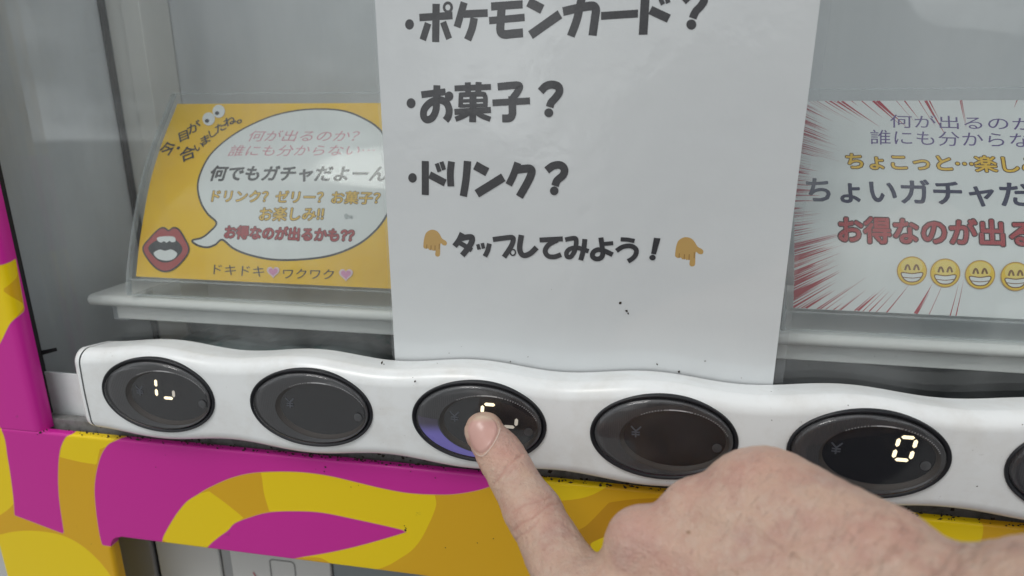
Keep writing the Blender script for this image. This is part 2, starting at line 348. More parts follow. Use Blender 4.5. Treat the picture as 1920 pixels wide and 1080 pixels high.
# glass
MB().box(-.2140, XR, .0212, .0242, -.010, ZT).build('window_glass', M['glass'], VM)
# parts behind and under the strip
MB().box(-.2143, -.150, .0200, .0208, -.0242, -.0036, .0002).build('strip_bracket', M['bar'], VM)
MB().box(-.2143, XR, .0138, .0180, -.060, -.0228, .0003).build('strip_backing', mat('strip_backing_grey', (.21, .21, .205), .6, vary=(220, (.10, .10, .095), .45, .7)), VM)
g0, g1 = at(62, 664, .0205), at(105, 657, .0205)
MB().add([(g0[0], .0205, g0[2] + .0008), (g1[0], .0205, g1[2] + .0012), (g1[0] + .0003, .0205, g1[2] - .0003), (g0[0], .0205, g0[2] - .0016), (g0[0], .0209, g0[2] + .0008), (g1[0], .0209, g1[2] + .0012), (g1[0] + .0003, .0209, g1[2] - .0003), (g0[0], .0209, g0[2] - .0016)], [(0, 3, 2, 1), (4, 5, 6, 7), (0, 1, 5, 4), (1, 2, 6, 5), (2, 3, 7, 6), (3, 0, 4, 7)]).build('glass_clip', M['dark'], VM)
# the lower bay
B = MB().box(-.2050, -.2000, .031, .08, ZB, -.06).build('bay_side', M['metal'], VM)
MB().box(-.2050, XR, .060, .064, ZB, -.06).build('bay_back', M['dark_grey'], VM)
MB().box(-.2000, -.1800, .0350, .038, ZB, -.060, .0012).build('bay_frame', mat('bay_frame_grey', (.34, .34, .345), .5), VM)
MB().box(-.1770, -.1415, .0345, .037, ZB, -.060, .0012).build('bay_panel', M['lower_white'], VM)
MB().box(-.1408, -.1350, .0350, .038, ZB, -.060, .0008).build('bay_rail', M['metal'], VM)
lab = MB().box(-.1343, -.0815, .0332, .036, ZB, -.070, .0006).build('bay_panel', M['lower_white'], VM)
MB().box(-.0810, XR, .0345, .038, ZB, -.070, .0006).build('bay_window', mat('smoked_panel', (.20, .23, .24), .12, coat=.6), VM)
def ribbon(P, w, closed=False):
    """polyline (2-D) -> strip of quads of constant width with butt ends"""
    P = np.asarray(P, float); n = len(P); L = []; Rr = []
    for i in range(n):
        a = P[i - 1] if (i > 0 or closed) else P[i]; b = P[(i + 1) % n] if (i < n - 1 or closed) else P[i]
        d = b - a; d /= (np.linalg.norm(d) + 1e-12); nn = np.array([-d[1], d[0]])
        k = 1.0
        if (0 < i < n - 1) or closed:
            e = P[i] - P[i - 1]; e /= (np.linalg.norm(e) + 1e-12); k = 1 / max(.6, abs(nn @ np.array([-e[1], e[0]])))
        ww = w[i] if hasattr(w, '__len__') else w
        L.append(P[i] + nn * ww / 2 * k); Rr.append(P[i] - nn * ww / 2 * k)
    V2 = np.concatenate([L, Rr]); F = [(i, i + 1, n + i + 1, n + i) for i in range(n - 1)]
    if closed: F.append((n - 1, 0, n, 2 * n - 1))
    return V2, F
def rounded(x0, x1, y0, y1, r, n=6):
    out = []
    for cx, cy, a0 in ((x1 - r, y1 - r, 0), (x0 + r, y1 - r, 90), (x0 + r, y0 + r, 180), (x1 - r, y0 + r, 270)):
        for i in range(n + 1): a = rad(a0 + 90 * i / n); out.append((cx + r * math.cos(a), cy + r * math.sin(a)))
    return np.array(out)
V2, F2 = ribbon(rounded(-.1130, -.1000, -.128, -.1008, .0018), .0006, True)
obj('label_outline', [(x, .0330, z) for x, z in V2], F2, mat('label_grey', (.22, .22, .22), .5), lab)
V2, F2 = ribbon([at(475, 1072, .0332)[[0, 2]], at(480, 1080, .0332)[[0, 2]], at(482, 1095, .0332)[[0, 2]]], .0007)
obj('label_mark', [(x, .0329, z) for x, z in V2], F2, mat('label_red', (.5, .12, .14), .5), lab)

# ------------------------------------------------------------------ button strip
PITCH = .065
def strip_section(x, front_y=.0, n_arc=9, grow=0.0):
    w = math.cos(2 * math.pi * (x + .004) / PITCH)
    zt = .0172 + .00135 * w + grow; zb = -.0205 - .00130 * w - grow; r = .0056; n_arc = 22; pts = [(.0185, zt - .0018), (.013, zt - .0009)]
    for i in range(n_arc): a = math.pi / 2 - i / (n_arc - 1) * math.pi / 2; pts.append((front_y + r - r * math.cos(a), zt - r + r * math.sin(a)))
    for t in np.linspace(0, 1, 56)[1:-1]: pts.append((front_y - .0003 * math.sin(math.pi * t), (zt - r) * (1 - t) + (zb + r) * t))
    for i in range(n_arc): a = -i / (n_arc - 1) * math.pi / 2; pts.append((front_y + r - r * math.cos(a), zb + r + r * math.sin(a)))
    pts += [(.0185, zb + .001)]
    return pts
YS = .0009
xs = np.arange(-.1633, XR, .0007); Vv = []
def sink(x, y, z):                                              # the seat each button sits in
    if y > .006 or x > .228: return y
    xb = (x + .0325) % PITCH - .0325; q = math.hypot(xb / .0239, z / .0150)
    return y + .0060 if q < 1 else y
for x in xs: Vv += [(x, sink(x, y, z), z) for y, z in strip_section(x, YS)]
ns = len(strip_section(0)); 
BAR = obj('button_strip', Vv, grid_faces(len(xs), ns), M['bar'], VM, smooth=True)
# end cap: the same section closing round to the left
Vv = []; secs = np.linspace(0, 1, 12)
zc = -.0017
for t in secs:
    x = -.1641 - .0064 * math.sin(t * math.pi / 2); f = math.cos(t * math.pi / 2)
    for y, z in strip_section(-.1676, YS):
        k = .62 + .38 * f ** .8
        Vv.append((x, .0185 - (.0185 - y) * (.20 + .80 * f ** .7), zc + (z - zc) * (.74 + .26 * f ** .8)))
Fv = grid_faces(12, ns) + [[11 * ns + i for i in range(ns)]]
obj('end_cap', Vv, Fv, M['bar'], BAR, smooth=True)
Vv = []
for x in (-.1642, -.1632): Vv += [(x, y + .0004, z) for y, z in strip_section(-.167, YS, grow=-.0004)]
obj('cap_seam', Vv, grid_faces(2, ns), M['seam'], BAR, smooth=True)

# ------------------------------------------------------------------ one selection button (ellipse), then its copies
EA, EB = .02486, .0160
def ell(a, b, n=96, cx=0, cz=0): 
    t = np.linspace(0, 2 * np.pi, n, endpoint=False); return np.stack([cx + a * np.cos(t), cz + b * np.sin(t)], 1)
def lens_material(name, base, ribs=True):
    m = mat(name, base, .34, coat=.55, coat_rough=.06, vary=(120, tuple(c * 1.25 for c in base), .4, .75)); t = m.node_tree; b = t.nodes['Principled BSDF']
    tc = t.nodes.new('ShaderNodeTexCoord'); wv = t.nodes.new('ShaderNodeTexWave'); wv.wave_type = 'BANDS'; wv.bands_direction = 'X'; wv.inputs['Scale'].default_value = 430
    p = t.nodes.new('ShaderNodeBump'); p.inputs['Strength'].default_value = .35; p.inputs['Distance'].default_value = .0002
    t.links.new(tc.outputs['Object'], wv.inputs[0]); t.links.new(wv.outputs['Fac'], p.inputs['Height']); t.links.new(p.outputs[0], b.inputs['Normal']); return m
M['lens'] = lens_material('smoked_lens', (.042, .043, .046))
M['recess'] = mat('recess_wall', (.050, .043, .038), .6, spec=.3)
M['window'] = mat('display_window', (.014, .016, .019), .12, coat=.7, coat_rough=.05)
M['mark'] = mat('grey_print', (.075, .083, .10), .5)
M['ghost'] = mat('unlit_segment', (.0128, .0142, .0165), .12, coat=.7)
M['lamp'] = mat('indicator_lens', (.060, .063, .067), .35, coat=.4)
M['rim'] = mat('rim_highlight', (.62, .62, .62), .2, coat=.8)
M['lit'] = mat('lit_segment', (.9, .85, .7), .4, emit=((1, .84, .52), 1.25))
M['dim'] = mat('dim_segment', (.5, .48, .42), .4, emit=((1, .9, .75), .28))
def purple():
    m = mat('purple_lamp', (.07, .06, .10), .3, coat=.6); t = m.node_tree; b = t.nodes['Principled BSDF']
    tc = t.nodes.new('ShaderNodeTexCoord'); sp = t.nodes.new('ShaderNodeSeparateXYZ'); r = t.nodes.new('ShaderNodeMapRange'); r.interpolation_type = 'SMOOTHSTEP'
    r.inputs[1].default_value = -.0065; r.inputs[2].default_value = -.0015; r.inputs[3].default_value = .24; r.inputs[4].default_value = 0
    b.inputs['Emission Color'].default_value = (.27, .23, 1, 1)
    t.links.new(tc.outputs['Object'], sp.inputs[0]); t.links.new(sp.outputs[2], r.inputs[0]); t.links.new(r.outputs[0], b.inputs['Emission Strength']); return m
M['purple'] = purple()
N = 96
def rings(name, rows, mat_, parent, closed_top=False, **k):
    Vv = []; 
    for e, y in rows: Vv += [(x, y, z) for x, z in e]
    n = len(rows[0][0]); F = grid_faces(len(rows), n, True)
    if closed_top: F.append([(len(rows) - 1) * n + i for i in range(n)])
    return obj(name, Vv, F, mat_, parent, smooth=True, **k)
WC = (.0040, -.0008); WA, WB = .0172, .0105; WY = .0019        # the recessed display window
def make_button():
    b = rings('selection_button', [(ell(EA, EB), .0062), (ell(EA, EB), .0002), (ell(EA - .0002, EB - .0002), -.0001), (ell(EA - .0006, EB - .0006), -.0001), (ell(EA - .0013, EB - .0013), .0006), (ell(EA - .0017, EB - .0017), .0014)], M['bezel'], VM, loc=(0, 0, 0))
    WLOC[b] = np.zeros(3); b.location = -WLOC[VM]
    rows = []
    for i, t in enumerate(np.linspace(0, 1, 10)):
        a = (EA - .0016) * (1 - t) + (WA + .0011) * t; bb = (EB - .0016) * (1 - t) + (WB + .0011) * t
        y = .0010 - .0010 * math.sin(min(1, t * 4) * math.pi / 2) + .0006 * max(0, t - .25)
        rows.append((ell(a, bb, N, (WC[0] - .0003) * t, (WC[1] - .0002) * t), y))
    rings('lens', rows, M['lens'], b)
    yl = rows[-1][1]
    rings('recess_wall', [rows[-1], (ell(WA + .0010, WB + .0010, N, WC[0] - .0003, WC[1] - .0002), yl + .0005), (ell(WA, WB, N, *WC), WY)], M['recess'], b)
    w = obj('display_window', [(x, WY + .00002, z) for x, z in ell(WA, WB, N, *WC)], [list(range(N))[::-1]], M['window'], b)
    # highlight painted along the upper rim as bright strips, dashes towards the ends
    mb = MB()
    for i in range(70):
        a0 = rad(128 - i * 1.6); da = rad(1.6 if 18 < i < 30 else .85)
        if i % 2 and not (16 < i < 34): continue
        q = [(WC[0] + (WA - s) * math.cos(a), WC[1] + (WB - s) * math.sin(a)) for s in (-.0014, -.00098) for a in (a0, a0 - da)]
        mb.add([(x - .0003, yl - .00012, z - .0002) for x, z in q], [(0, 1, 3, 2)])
    mb.build('rim_highlight', M['rim'], w)
    dome = [(ell(EA - .0014, EB - .0014), .0009), (ell(EA - .0017, EB - .0017), -.0004), (ell(EA - .0021, EB - .0021), -.0008), (ell(EA - .0028, EB - .0028), -.0011)]
    dome += [(ell((EA - .0028) * (1 - t), (EB - .0028) * (1 - t)), -.0011 - .0012 * (1 - (1 - t) ** 2)) for t in (.15, .3, .5, .7, .9)]
    rings('clear_dome', dome, M['dome'], b, closed_top=True)
    # yen mark
    cx, cz = -.0091, .0007; mb = MB(); h = .0021
    for k_, (p, q) in enumerate((((-.0017, h), (0, .0003)), ((.0017, h), (0, .0003)), ((0, .0005), (0, -h)), ((-.0014, -.0001), (.0014, -.0001)), ((-.0014, -.0010), (.0014, -.0010)))):
        V2, F2 = ribbon([(cx + p[0], cz + p[1]), (cx + q[0], cz + q[1])], .00055); mb.add([(x, WY - .00012 - .00002 * k_, z) for x, z in V2], F2)
    mb.build('currency_mark', M['mark'], w)
    # indicator lamp
    obj('indicator_lamp', [(x, WY - .0004, z) for x, z in ell(.0016, .0017, 24, .0183, -.0028)] + [(.0183, WY - .0008, -.0028)], [(i, (i + 1) % 24, 24) for i in range(24)], M['lamp'], w, smooth=True)
    return b
SEG = dict(a=((-.0019, .0041), (.0022, .0041)), b=((.0027, .0036), (.0024, .0005)), c=((.0023, -.0005), (.0020, -.0036)), d=((-.0026, -.0041), (.0016, -.0041)), e=((-.0031, -.0036), (-.0028, -.0005)), f=((-.0027, .0005), (-.0024, .0036)), g=((-.0022, 0), (.0019, 0)))
DIG = ((-.0037, .0026), (.0039, .0026), (.0116, .0026))
def segment(mb, d, s, y):
    (x0, z0), (x1, z1) = SEG[s]; cx, cz = DIG[d]; a = np.array((cx + x0, cz + z0)); b = np.array((cx + x1, cz + z1)); t = (b - a) / np.linalg.norm(b - a); n = np.array((-t[1], t[0])) * .00062
    P = [a, a + t * .0006 + n, b - t * .0006 + n, b, b - t * .0006 - n, a + t * .0006 - n]
    mb.add([(p[0], y, p[1]) for p in P], [(0, 1, 2, 3, 4, 5)])
proto = make_button()
win = [c for c in proto.children if c.name.startswith('display_window')][0]
def copy_tree(o, parent):
    c = o.copy(); COL.objects.link(c); c.parent = parent
    for ch in o.children: copy_tree(ch, c)
    return c
BTN = [proto]
for i in range(1, 6): BTN.append(copy_tree(proto, VM))
LIT = {0: [(0, 'b'), (0, 'c'), (1, 'd')], 2: [(1, 'a'), (1, 'f'), (1, 'g'), (1, 'c')], 4: [(2, s) for s in 'abcdef']}
DIM = {0: [(1, 'c')], 2: [(2, 'd'), (2, 'c')]}
for i, b in enumerate(BTN):
    org = np.array(((i - 2) * PITCH, 0, 0)); b.location = org - WLOC[VM]; WLOC[b] = org
    w = [c for c in b.children if c.name.startswith('display_window')][0]; WLOC[w] = org
    lit = LIT.get(i, []); dim = DIM.get(i, [])
    mb = MB()
    for d in range(3):
        for s in 'abcdefg':
            if (d, s) not in lit and (d, s) not in dim: segment(mb, d, s, WY - .00006)
    mb.v = [v + org for v in mb.v]; mb.build('price_digits', M['ghost'], w)
    for L, mm in ((lit, 'lit'), (dim, 'dim')):
        if L:
            mb = MB()
            for d, s in L: segment(mb, d, s, WY - .00012)
            mb.v = [v + org for v in mb.v]; mb.build('lit_digit', M[mm], w)
b = BTN[2]; org = WLOC[b]; Vv = []; n = 40                         # lamp glowing under the lower left of the pressed button
tt = np.linspace(math.pi * .98, math.pi * 1.62, n)
for s in np.linspace(0.06, .94, 6):
    for t in tt:
        e0 = np.array(((EA - .0016) * math.cos(t), (EB - .0016) * math.sin(t))); e1 = np.array((WC[0] - .0003 + (WA + .0011) * math.cos(t), WC[1] - .0002 + (WB + .0011) * math.sin(t)))
        p = e0 * (1 - s) + e1 * s; y = .0010 - .0010 * math.sin(min(1, s * 4) * math.pi / 2) + .0006 * max(0, s - .25)
        Vv.append((p[0] + org[0], y - .00012, p[1]))
obj('lit_lamp', Vv, grid_faces(6, n), M['purple'], b, smooth=True)

# ------------------------------------------------------------------ lettering
def flat_text(body, bold=0.0, shear=0.0):
    cu = bpy.data.curves.new('lettering', 'FONT'); cu.body = body; cu.size = 1; cu.offset = bold; cu.shear = shear; cu.dimensions = '2D'; cu.fill_mode = 'FRONT'; cu.resolution_u = 3
    o = bpy.data.objects.new('lettering', cu); COL.objects.link(o); bpy.context.view_layer.update()
    me = o.evaluated_get(bpy.context.evaluated_depsgraph_get()).to_mesh()
    Vv = np.array([v.co[:2] for v in me.vertices]).reshape(-1, 2); F = [list(p.vertices) for p in me.polygons]
    o.evaluated_get(bpy.context.evaluated_depsgraph_get()).to_mesh_clear(); COL.objects.unlink(o); bpy.data.objects.remove(o); bpy.data.curves.remove(cu)
    return Vv, F
def refine(V2, F, L):
    bm = bmesh.new(); vs = [bm.verts.new((v[0], v[1], 0)) for v in V2]
    for f in F:
        try: bm.faces.new([vs[i] for i in f])
        except ValueError: pass
    bmesh.ops.triangulate(bm, faces=bm.faces[:])
    for _ in range(7):
        E_ = [e for e in bm.edges if e.calc_length() > L]
        if not E_: break
        bmesh.ops.subdivide_edges(bm, edges=E_, cuts=1); bmesh.ops.triangulate(bm, faces=[f for f in bm.faces if len(f.verts) > 3])
    bm.verts.index_update(); V = np.array([v.co[:2] for v in bm.verts]).reshape(-1, 2); F = [[v.index for v in f.verts] for f in bm.faces]; bm.free(); return V, F

# ------------------------------------------------------------------ notice taped on the glass: traced marker-style lettering
PY = .0196
paper_mat = mat('laminated_paper', (.655, .685, .695), .5, coat=1.0, coat_rough=.06, bump=(42, .32, .0018), vary=(12, (.62, .65, .665), .4, .7))
nx, nz = 90, 120; X0, X1, Z0, Z1 = -.0378, .1034, -.004, .205
def paper_y(x, z): return PY - .0006 * math.sin(x * 31 + 1) * math.sin(z * 22) - .0005 * max(0, (x - .07) / .03) ** 2
Vv = [(x, paper_y(x, z), z) for x in np.linspace(X0, X1, nx) for z in np.linspace(Z0, Z1, nz)]
NOTE = obj('paper_notice', Vv, grid_faces(nx, nz), paper_mat, None, smooth=True, loc=(.033, PY, Z0))
tag(NOTE, 'big white laminated paper notice with black marker-style writing hanging on the glass', 'notice')
Vv = [(x, paper_y(min(x, X1), z) + .0003, z) for x in np.linspace(X0 - .0012, X1 + .0034, 40) for z in np.linspace(Z0, Z1 + .003, 40)]
obj('laminate_film', Vv, grid_faces(40, 40), M['film'], NOTE, smooth=True)
def note_pt(px, py):
    p = at(px, py, PY); return p
class Layer:
    """flat prints on a surface; each piece lies a hair above the one before"""
    def __init__(s, fn, off0, step=.00002): s.fn = fn; s.mb = MB(); s.o = off0; s.st = step
    def add(s, V2, F): s.mb.add([s.fn(u, v, s.o) for u, v in V2], F); s.o += s.st
    def build(s, name, m, parent): return s.mb.build(name, m, parent)
def note_fn(u, v, off): return (u, paper_y(u, v) - off, v)
def crop(ox, oy, sc): return lambda x, y: note_pt(ox + x * sc, oy + y * sc)[[0, 2]]
INK = Layer(note_fn, .00003, .0000025)
def stroke(c, w, pts, curve=True, n=6):
    P = np.array([c(*p) for p in pts]); 
    if curve and len(P) > 2: P = spline(P, n, False)
    sc = np.linalg.norm(c(*pts[0]) - c(pts[0][0] + 100, pts[0][1])) / 100
    INK.add(*ribbon(P, w * sc))
def dot(c, x, y, rx, ry):
    P = [c(x + rx * math.cos(a), y + ry * math.sin(a)) for a in np.linspace(0, 2 * math.pi, 28, endpoint=False)]
    INK.add(P, [list(range(28))])
def ring(c, x, y, rx, ry, w):
    P = [c(x + rx * math.cos(a), y + ry * math.sin(a)) for a in np.linspace(0, 2 * math.pi, 28, endpoint=False)]
    sc = np.linalg.norm(c(x, y) - c(x + 100, y)) / 100; INK.add(*ribbon(P, w * sc, True))
ca = crop(740, 0, .2037); cb = crop(1020, 0, .2037); cc = crop(740, 280, .2222); cd = crop(1020, 420, .16667)
# first line
dot(ca, 137, 225, 41, 48)
stroke(ca, 62, [(228, 162), (533, 143)]); stroke(ca, 68, [(382, 35), (378, 388)]); stroke(ca, 62, [(308, 214), (259, 368)]); stroke(ca, 58, [(446, 203), (502, 358)]); ring(ca, 490, 68, 35, 41, 24)
stroke(ca, 66, [(640, 22), (615, 110), (575, 250)]); stroke(ca, 64, [(635, 130), (857, 120)]); stroke(ca, 70, [(733, 165), (712, 265), (672, 368)])
stroke(ca, 68, [(888, 60), (1178, 40)]); stroke(ca, 62, [(870, 191), (1197, 160)]); stroke(ca, 76, [(985, 60), (978, 180), (973, 270), (985, 305), (1020, 318), (1090, 311), (1182, 303)])
stroke(ca, 82, [(1230, 18), (1360, 87)]); stroke(ca, 80, [(1251, 324), (1522, 131)])
stroke(cb, 76, [(175, 107), (300, 78), (420, 56), (462, 62), (478, 95), (470, 160), (447, 328)]); stroke(cb, 76, [(352, -40), (330, 60), (300, 190), (247, 334)])
stroke(cb, 68, [(525, 147), (865, 125)])
stroke(cb, 82, [(934, -60), (912, 320)]); stroke(cb, 76, [(978, 92), (1149, 172)]); stroke(cb, 42, [(1060, -40), (1096, 42)]); stroke(cb, 42, [(1116, -52), (1145, 28)])
stroke(cb, 74, [(1282, 12), (1335, -35), (1400, -62), (1455, -45), (1473, 5), (1440, 60), (1395, 108), (1368, 168)]); dot(cb, 1356, 226, 46, 47)
# second line
dot(ca, 152, 950, 41, 46)
stroke(ca, 58, [(247, 872), (470, 845)]); stroke(ca, 64, [(390, 785), (388, 900), (382, 1010), (350, 1080), (300, 1102), (268, 1070), (275, 1005), (330, 945), (410, 920), (475, 945), (503, 1010), (495, 1070), (470, 1108)]); dot(ca, 503, 886, 39, 44)
stroke(ca, 50, [(553, 814), (888, 800)]); stroke(ca, 54, [(674, 758), (678, 850)]); stroke(ca, 56, [(775, 755), (772, 850)])
stroke(ca, 42, [(613, 858), (608, 988)]); stroke(ca, 42, [(600, 874), (800, 866), (830, 880), (838, 910), (836, 985)]); stroke(ca, 30, [(600, 930), (840, 922)]); stroke(ca, 30, [(600, 976), (840, 968)]); stroke(ca, 64, [(724, 860), (720, 1125)])
stroke(ca, 52, [(553, 1030), (888, 1012)]); stroke(ca, 46, [(690, 1035), (640, 1065), (562, 1098)]); stroke(ca, 46, [(752, 1030), (800, 1065), (884, 1098)])
stroke(ca, 64, [(950, 799), (1060, 788), (1130, 784), (1152, 800), (1130, 850), (1092, 902), (1084, 930)]); stroke(ca, 70, [(1082, 885), (1086, 1000), (1084, 1055), (1060, 1086), (992, 1090)]); stroke(ca, 58, [(903, 947), (1247, 928)])
stroke(ca, 70, [(1345, 842), (1395, 792), (1460, 780), (1510, 802), (1515, 852), (1478, 905), (1442, 945), (1428, 986)]); dot(ca, 1420, 1038, 41, 41)
# third line
dot(cc, 152, 240, 36, 40)
stroke(cc, 60, [(260, 98), (260, 384)]); stroke(cc, 60, [(297, 214), (429, 283)]); stroke(cc, 36, [(357, 118), (381, 188)]); stroke(cc, 36, [(397, 104), (419, 172)])
stroke(cc, 58, [(482, 102), (472, 200), (477, 311)]); stroke(cc, 62, [(617, 98), (606, 240), (582, 394)])
stroke(cc, 72, [(681, 134), (784, 191)]); stroke(cc, 70, [(696, 373), (920, 234)])
stroke(cc, 60, [(1042, 112), (1005, 215), (965, 298)]); stroke(cc, 66, [(1030, 172), (1100, 162), (1145, 163), (1158, 195), (1125, 275), (1055, 398)])
stroke(cc, 64, [(1285, 176), (1338, 138), (1398, 132), (1433, 165), (1423, 215), (1372, 262), (1355, 306)]); dot(cc, 1348, 348, 36, 37)
# fourth line
stroke(cc, 46, [(574, 705), (545, 765), (508, 815)]); stroke(cc, 48, [(565, 748), (620, 738), (655, 742), (650, 785), (615, 840), (573, 892)]); stroke(cc, 40, [(555, 788), (655, 848)])
stroke(cc, 30, [(704, 798), (716, 842)]); stroke(cc, 30, [(742, 788), (753, 834)]); stroke(cc, 40, [(802, 792), (788, 850), (764, 900)])
stroke(cc, 42, [(832, 758), (920, 746), (990, 740), (1003, 760), (985, 815), (925, 906)]); ring(cc, 1000, 866, 22, 25, 12)
stroke(cc, 46, [(1072, 720), (1057, 820), (1068, 872), (1100, 892), (1150, 872), (1200, 824)])
stroke(cc, 42, [(1225, 762), (1420, 752)]); stroke(cc, 42, [(1375, 762), (1305, 798), (1272, 850), (1295, 895), (1350, 903), (1406, 884)])
stroke(cd, 52, [(240, 172), (330, 155), (362, 170), (358, 250), (335, 320), (300, 365), (262, 360), (256, 315), (295, 275), (370, 262), (440, 280), (502, 302)]); stroke(cd, 56, [(460, 165), (450, 260), (414, 402)])
stroke(cd, 56, [(640, 148), (655, 260), (662, 330), (640, 375), (590, 388), (548, 362), (555, 315), (605, 285), (680, 298), (772, 342)]); stroke(cd, 46, [(650, 222), (778, 211)])
stroke(cd, 48, [(862, 168), (940, 173), (1018, 188)]); stroke(cd, 54, [(815, 298), (890, 252), (980, 245), (1036, 285), (1028, 345), (990, 388), (944, 416)])
P = [cd(*p) for p in ((1236, 152), (1310, 160), (1258, 340), (1204, 332))]; INK.add(P, [(0, 1, 2, 3)]); dot(cd, 1220, 375, 36, 31)
INK.build('handwritten_lettering', M['ink'], NOTE)
# two pointing-hand marks
HANDP = [(1475, 340), (1485, 260), (1510, 190), (1560, 155), (1610, 148), (1660, 165), (1695, 200), (1730, 255), (1780, 285), (1795, 315), (1778, 340), (1740, 335), (1708, 318), (1702, 440), (1692, 470), (1665, 478), (1640, 465), (1636, 440), (1640, 402), (1605, 405), (1585, 392), (1555, 396), (1540, 378), (1508, 382), (1480, 368)]
skinmark = mat('printed_tan', (.52, .335, .115), .45, coat=.7, coat_rough=.12, bump=(160, .25, .0004)); tanline = mat('printed_tan_line', (.33, .19, .06), .5, coat=.7)
for bx in ((794, 838.5, 430.6, 481), (1265.8, 1319, 444.7, 499.7)):
    q = np.array(HANDP, float); q = (q - q.min(0)) / (q.max(0) - q.min(0)); P = [note_pt(bx[0] + u * (bx[1] - bx[0]), bx[2] + v * (bx[3] - bx[2]))[[0, 2]] for u, v in q]
    L = Layer(note_fn, .00003); P = spline(P, 4); L.add(P, [list(range(len(P)))]); h = L.build('pointing_hand_mark', skinmark, NOTE)
    L = Layer(note_fn, .00006, .000004)
    for x, y0, y1 in ((.15, .55, .70), (.33, .58, .76), (.50, .58, .78), (.68, .52, .72)):
        w = bx[1] - bx[0]; hgt = bx[3] - bx[2]
        L.add(*ribbon([note_pt(bx[0] + x * w, bx[2] + y0 * hgt)[[0, 2]], note_pt(bx[0] + (x - .01) * w, bx[2] + y1 * hgt)[[0, 2]]], .00035))
    L.build('finger_line', tanline, h)

# ------------------------------------------------------------------ curved display cards in clear stands
PROF = np.array([(.0385, .0285), (.0388, .0330), (.0399, .0370), (.0425, .0447), (.0460, .0535), (.0497, .0618), (.0535, .0700), (.0577, .0780), (.0626, .0858), (.0680, .0935), (.0738, .1010), (.0800, .1085), (.0862, .1165)])
PROF = spline(PROF, 10, False)
SL = np.concatenate([[0], np.cumsum(np.linalg.norm(np.diff(PROF, axis=0), axis=1))])
def prof_at(v):
    y = np.interp(v, SL, PROF[:, 0]); z = np.interp(v, SL, PROF[:, 1]); e = 4e-3
    dy = np.interp(v + e, SL, PROF[:, 0]) - np.interp(v - e, SL, PROF[:, 0]); dz = np.interp(v + e, SL, PROF[:, 1]) - np.interp(v - e, SL, PROF[:, 1]); l = math.hypot(dy, dz) + 1e-12
    return y, z, -dz / l, dy / l
def card_fn(u, v, off): 
    y, z, ny, nz_ = prof_at(v); return (u, y + ny * off, z + nz_ * off)
def card_uv(px, py):
    d = ray(px, py); a = PROF[:-1]; e = PROF[1:] - a; w = a - CAM[1:]
    det = d[1] * -e[:, 1] + e[:, 0] * d[2]; t = (w[:, 0] * -e[:, 1] + e[:, 0] * w[:, 1]) / det; s = (d[1] * w[:, 1] - d[2] * w[:, 0]) / det
    i = int(np.argmin(np.abs(s - .5))); return CAM[0] + t[i] * d[0], SL[i] + s[i] * (SL[i + 1] - SL[i])
VB = float(np.interp(.0370, PROF[:, 1], SL)); VT = float(np.interp(.1123, PROF[:, 1], SL))
def sheet(name, u0, u1, v0, v1, off, m, parent, nu=3, nv=130, **k):
    Vv = [card_fn(u, v, off) for u in np.linspace(u0, u1, nu) for v in np.linspace(v0, v1, nv)]
    return obj(name, Vv, grid_faces(nu, nv), m, parent, smooth=True, **k)
class CardArt:
    def __init__(s, root, ox, oy, sc, gloss=.5): s.root = root; s.c = lambda x, y: card_uv(ox + x * sc, oy + y * sc); s.off = .00003
    def _emit(s, name, V2, F, m, parent=None, L=.0013):
        V2, F = refine(V2, F, L); o = obj(name, [card_fn(u, v, s.off) for u, v in V2], F, m, parent or s.root); s.off += .000007; return o
    def poly(s, name, pts, m, smooth=True, n=6, parent=None):
        P = np.array([s.c(*p) for p in pts]); P = spline(P, n) if smooth else P; return s._emit(name, P, [list(range(len(P)))], m, parent)
    def outline(s, name, pts, w, m, smooth=True, n=6, closed=True, parent=None):
        P = np.array([s.c(*p) for p in pts]); P = spline(P, n, closed) if smooth else P; return s._emit(name, *ribbon(P, w, closed), m, parent)
    def text(s, name, body, box, m, bold=.0, edge=None, shear=0, centre=None):
        """box = x0, x1, top at left, bottom at left, top at right, bottom at right in crop pixels"""
        x0, x1, tl, bl, tr, br = box; ul, vtl = s.c(x0, tl); _, vbl = s.c(x0, bl)
        if centre is not None: ur = 2 * centre - ul; vtr, vbr = vtl, vbl
        else: ur, vtr = s.c(x1, tr); _, vbr = s.c(x1, br)
        V0, F0 = flat_text(body, 0, shear); lo, hi = V0.min(0), V0.max(0)
        def place(V):
            q = (V - lo) / (hi - lo); u = ul + q[:, 0] * (ur - ul); bot = vbl + q[:, 0] * (vbr - vbl); top = vtl + q[:, 0] * (vtr - vtl); return np.stack([u, bot + q[:, 1] * (top - bot)], 1)
        par = s.heavy(name + '_outline', V0, F0, place, bold + edge[0], edge[1]) if edge else None
        return s.heavy(name, V0, F0, place, bold, m, par)
    def heavy(s, name, V0, F0, place, w, m, parent=None):
        """a heavier weight: the letter printed over itself round a small circle"""
        if w < .003: return s._emit(name, place(V0), F0, m, parent)
        VV = []; FF = []; n = 0
        for i in range(10):
            a = i * .6283; P, F = refine(place(V0 + w * np.array((math.cos(a), math.sin(a)))), F0, .0013)
            VV += [card_fn(u, v, s.off + i * .0000007) for u, v in P]; FF += [[j + n for j in f] for f in F]; n += len(P)
        o = obj(name, VV, FF, m, parent or s.root); s.off += .000012; return o
    def glyph(s, name, ch, x, y, size, rot, m, bold=.0):
        V, F = flat_text(ch, 0); V = V - (V.min(0) + V.max(0)) / 2; u, v = s.c(x, y); u2, _ = s.c(x + size, y); k = abs(u2 - u) * 1.25; a = rad(rot)
        R2 = np.array([[math.cos(a), -math.sin(a)], [math.sin(a), math.cos(a)]]); return s.heavy(name, V, F, lambda W: (W * k) @ R2.T + np.array((u, v)), bold, m)
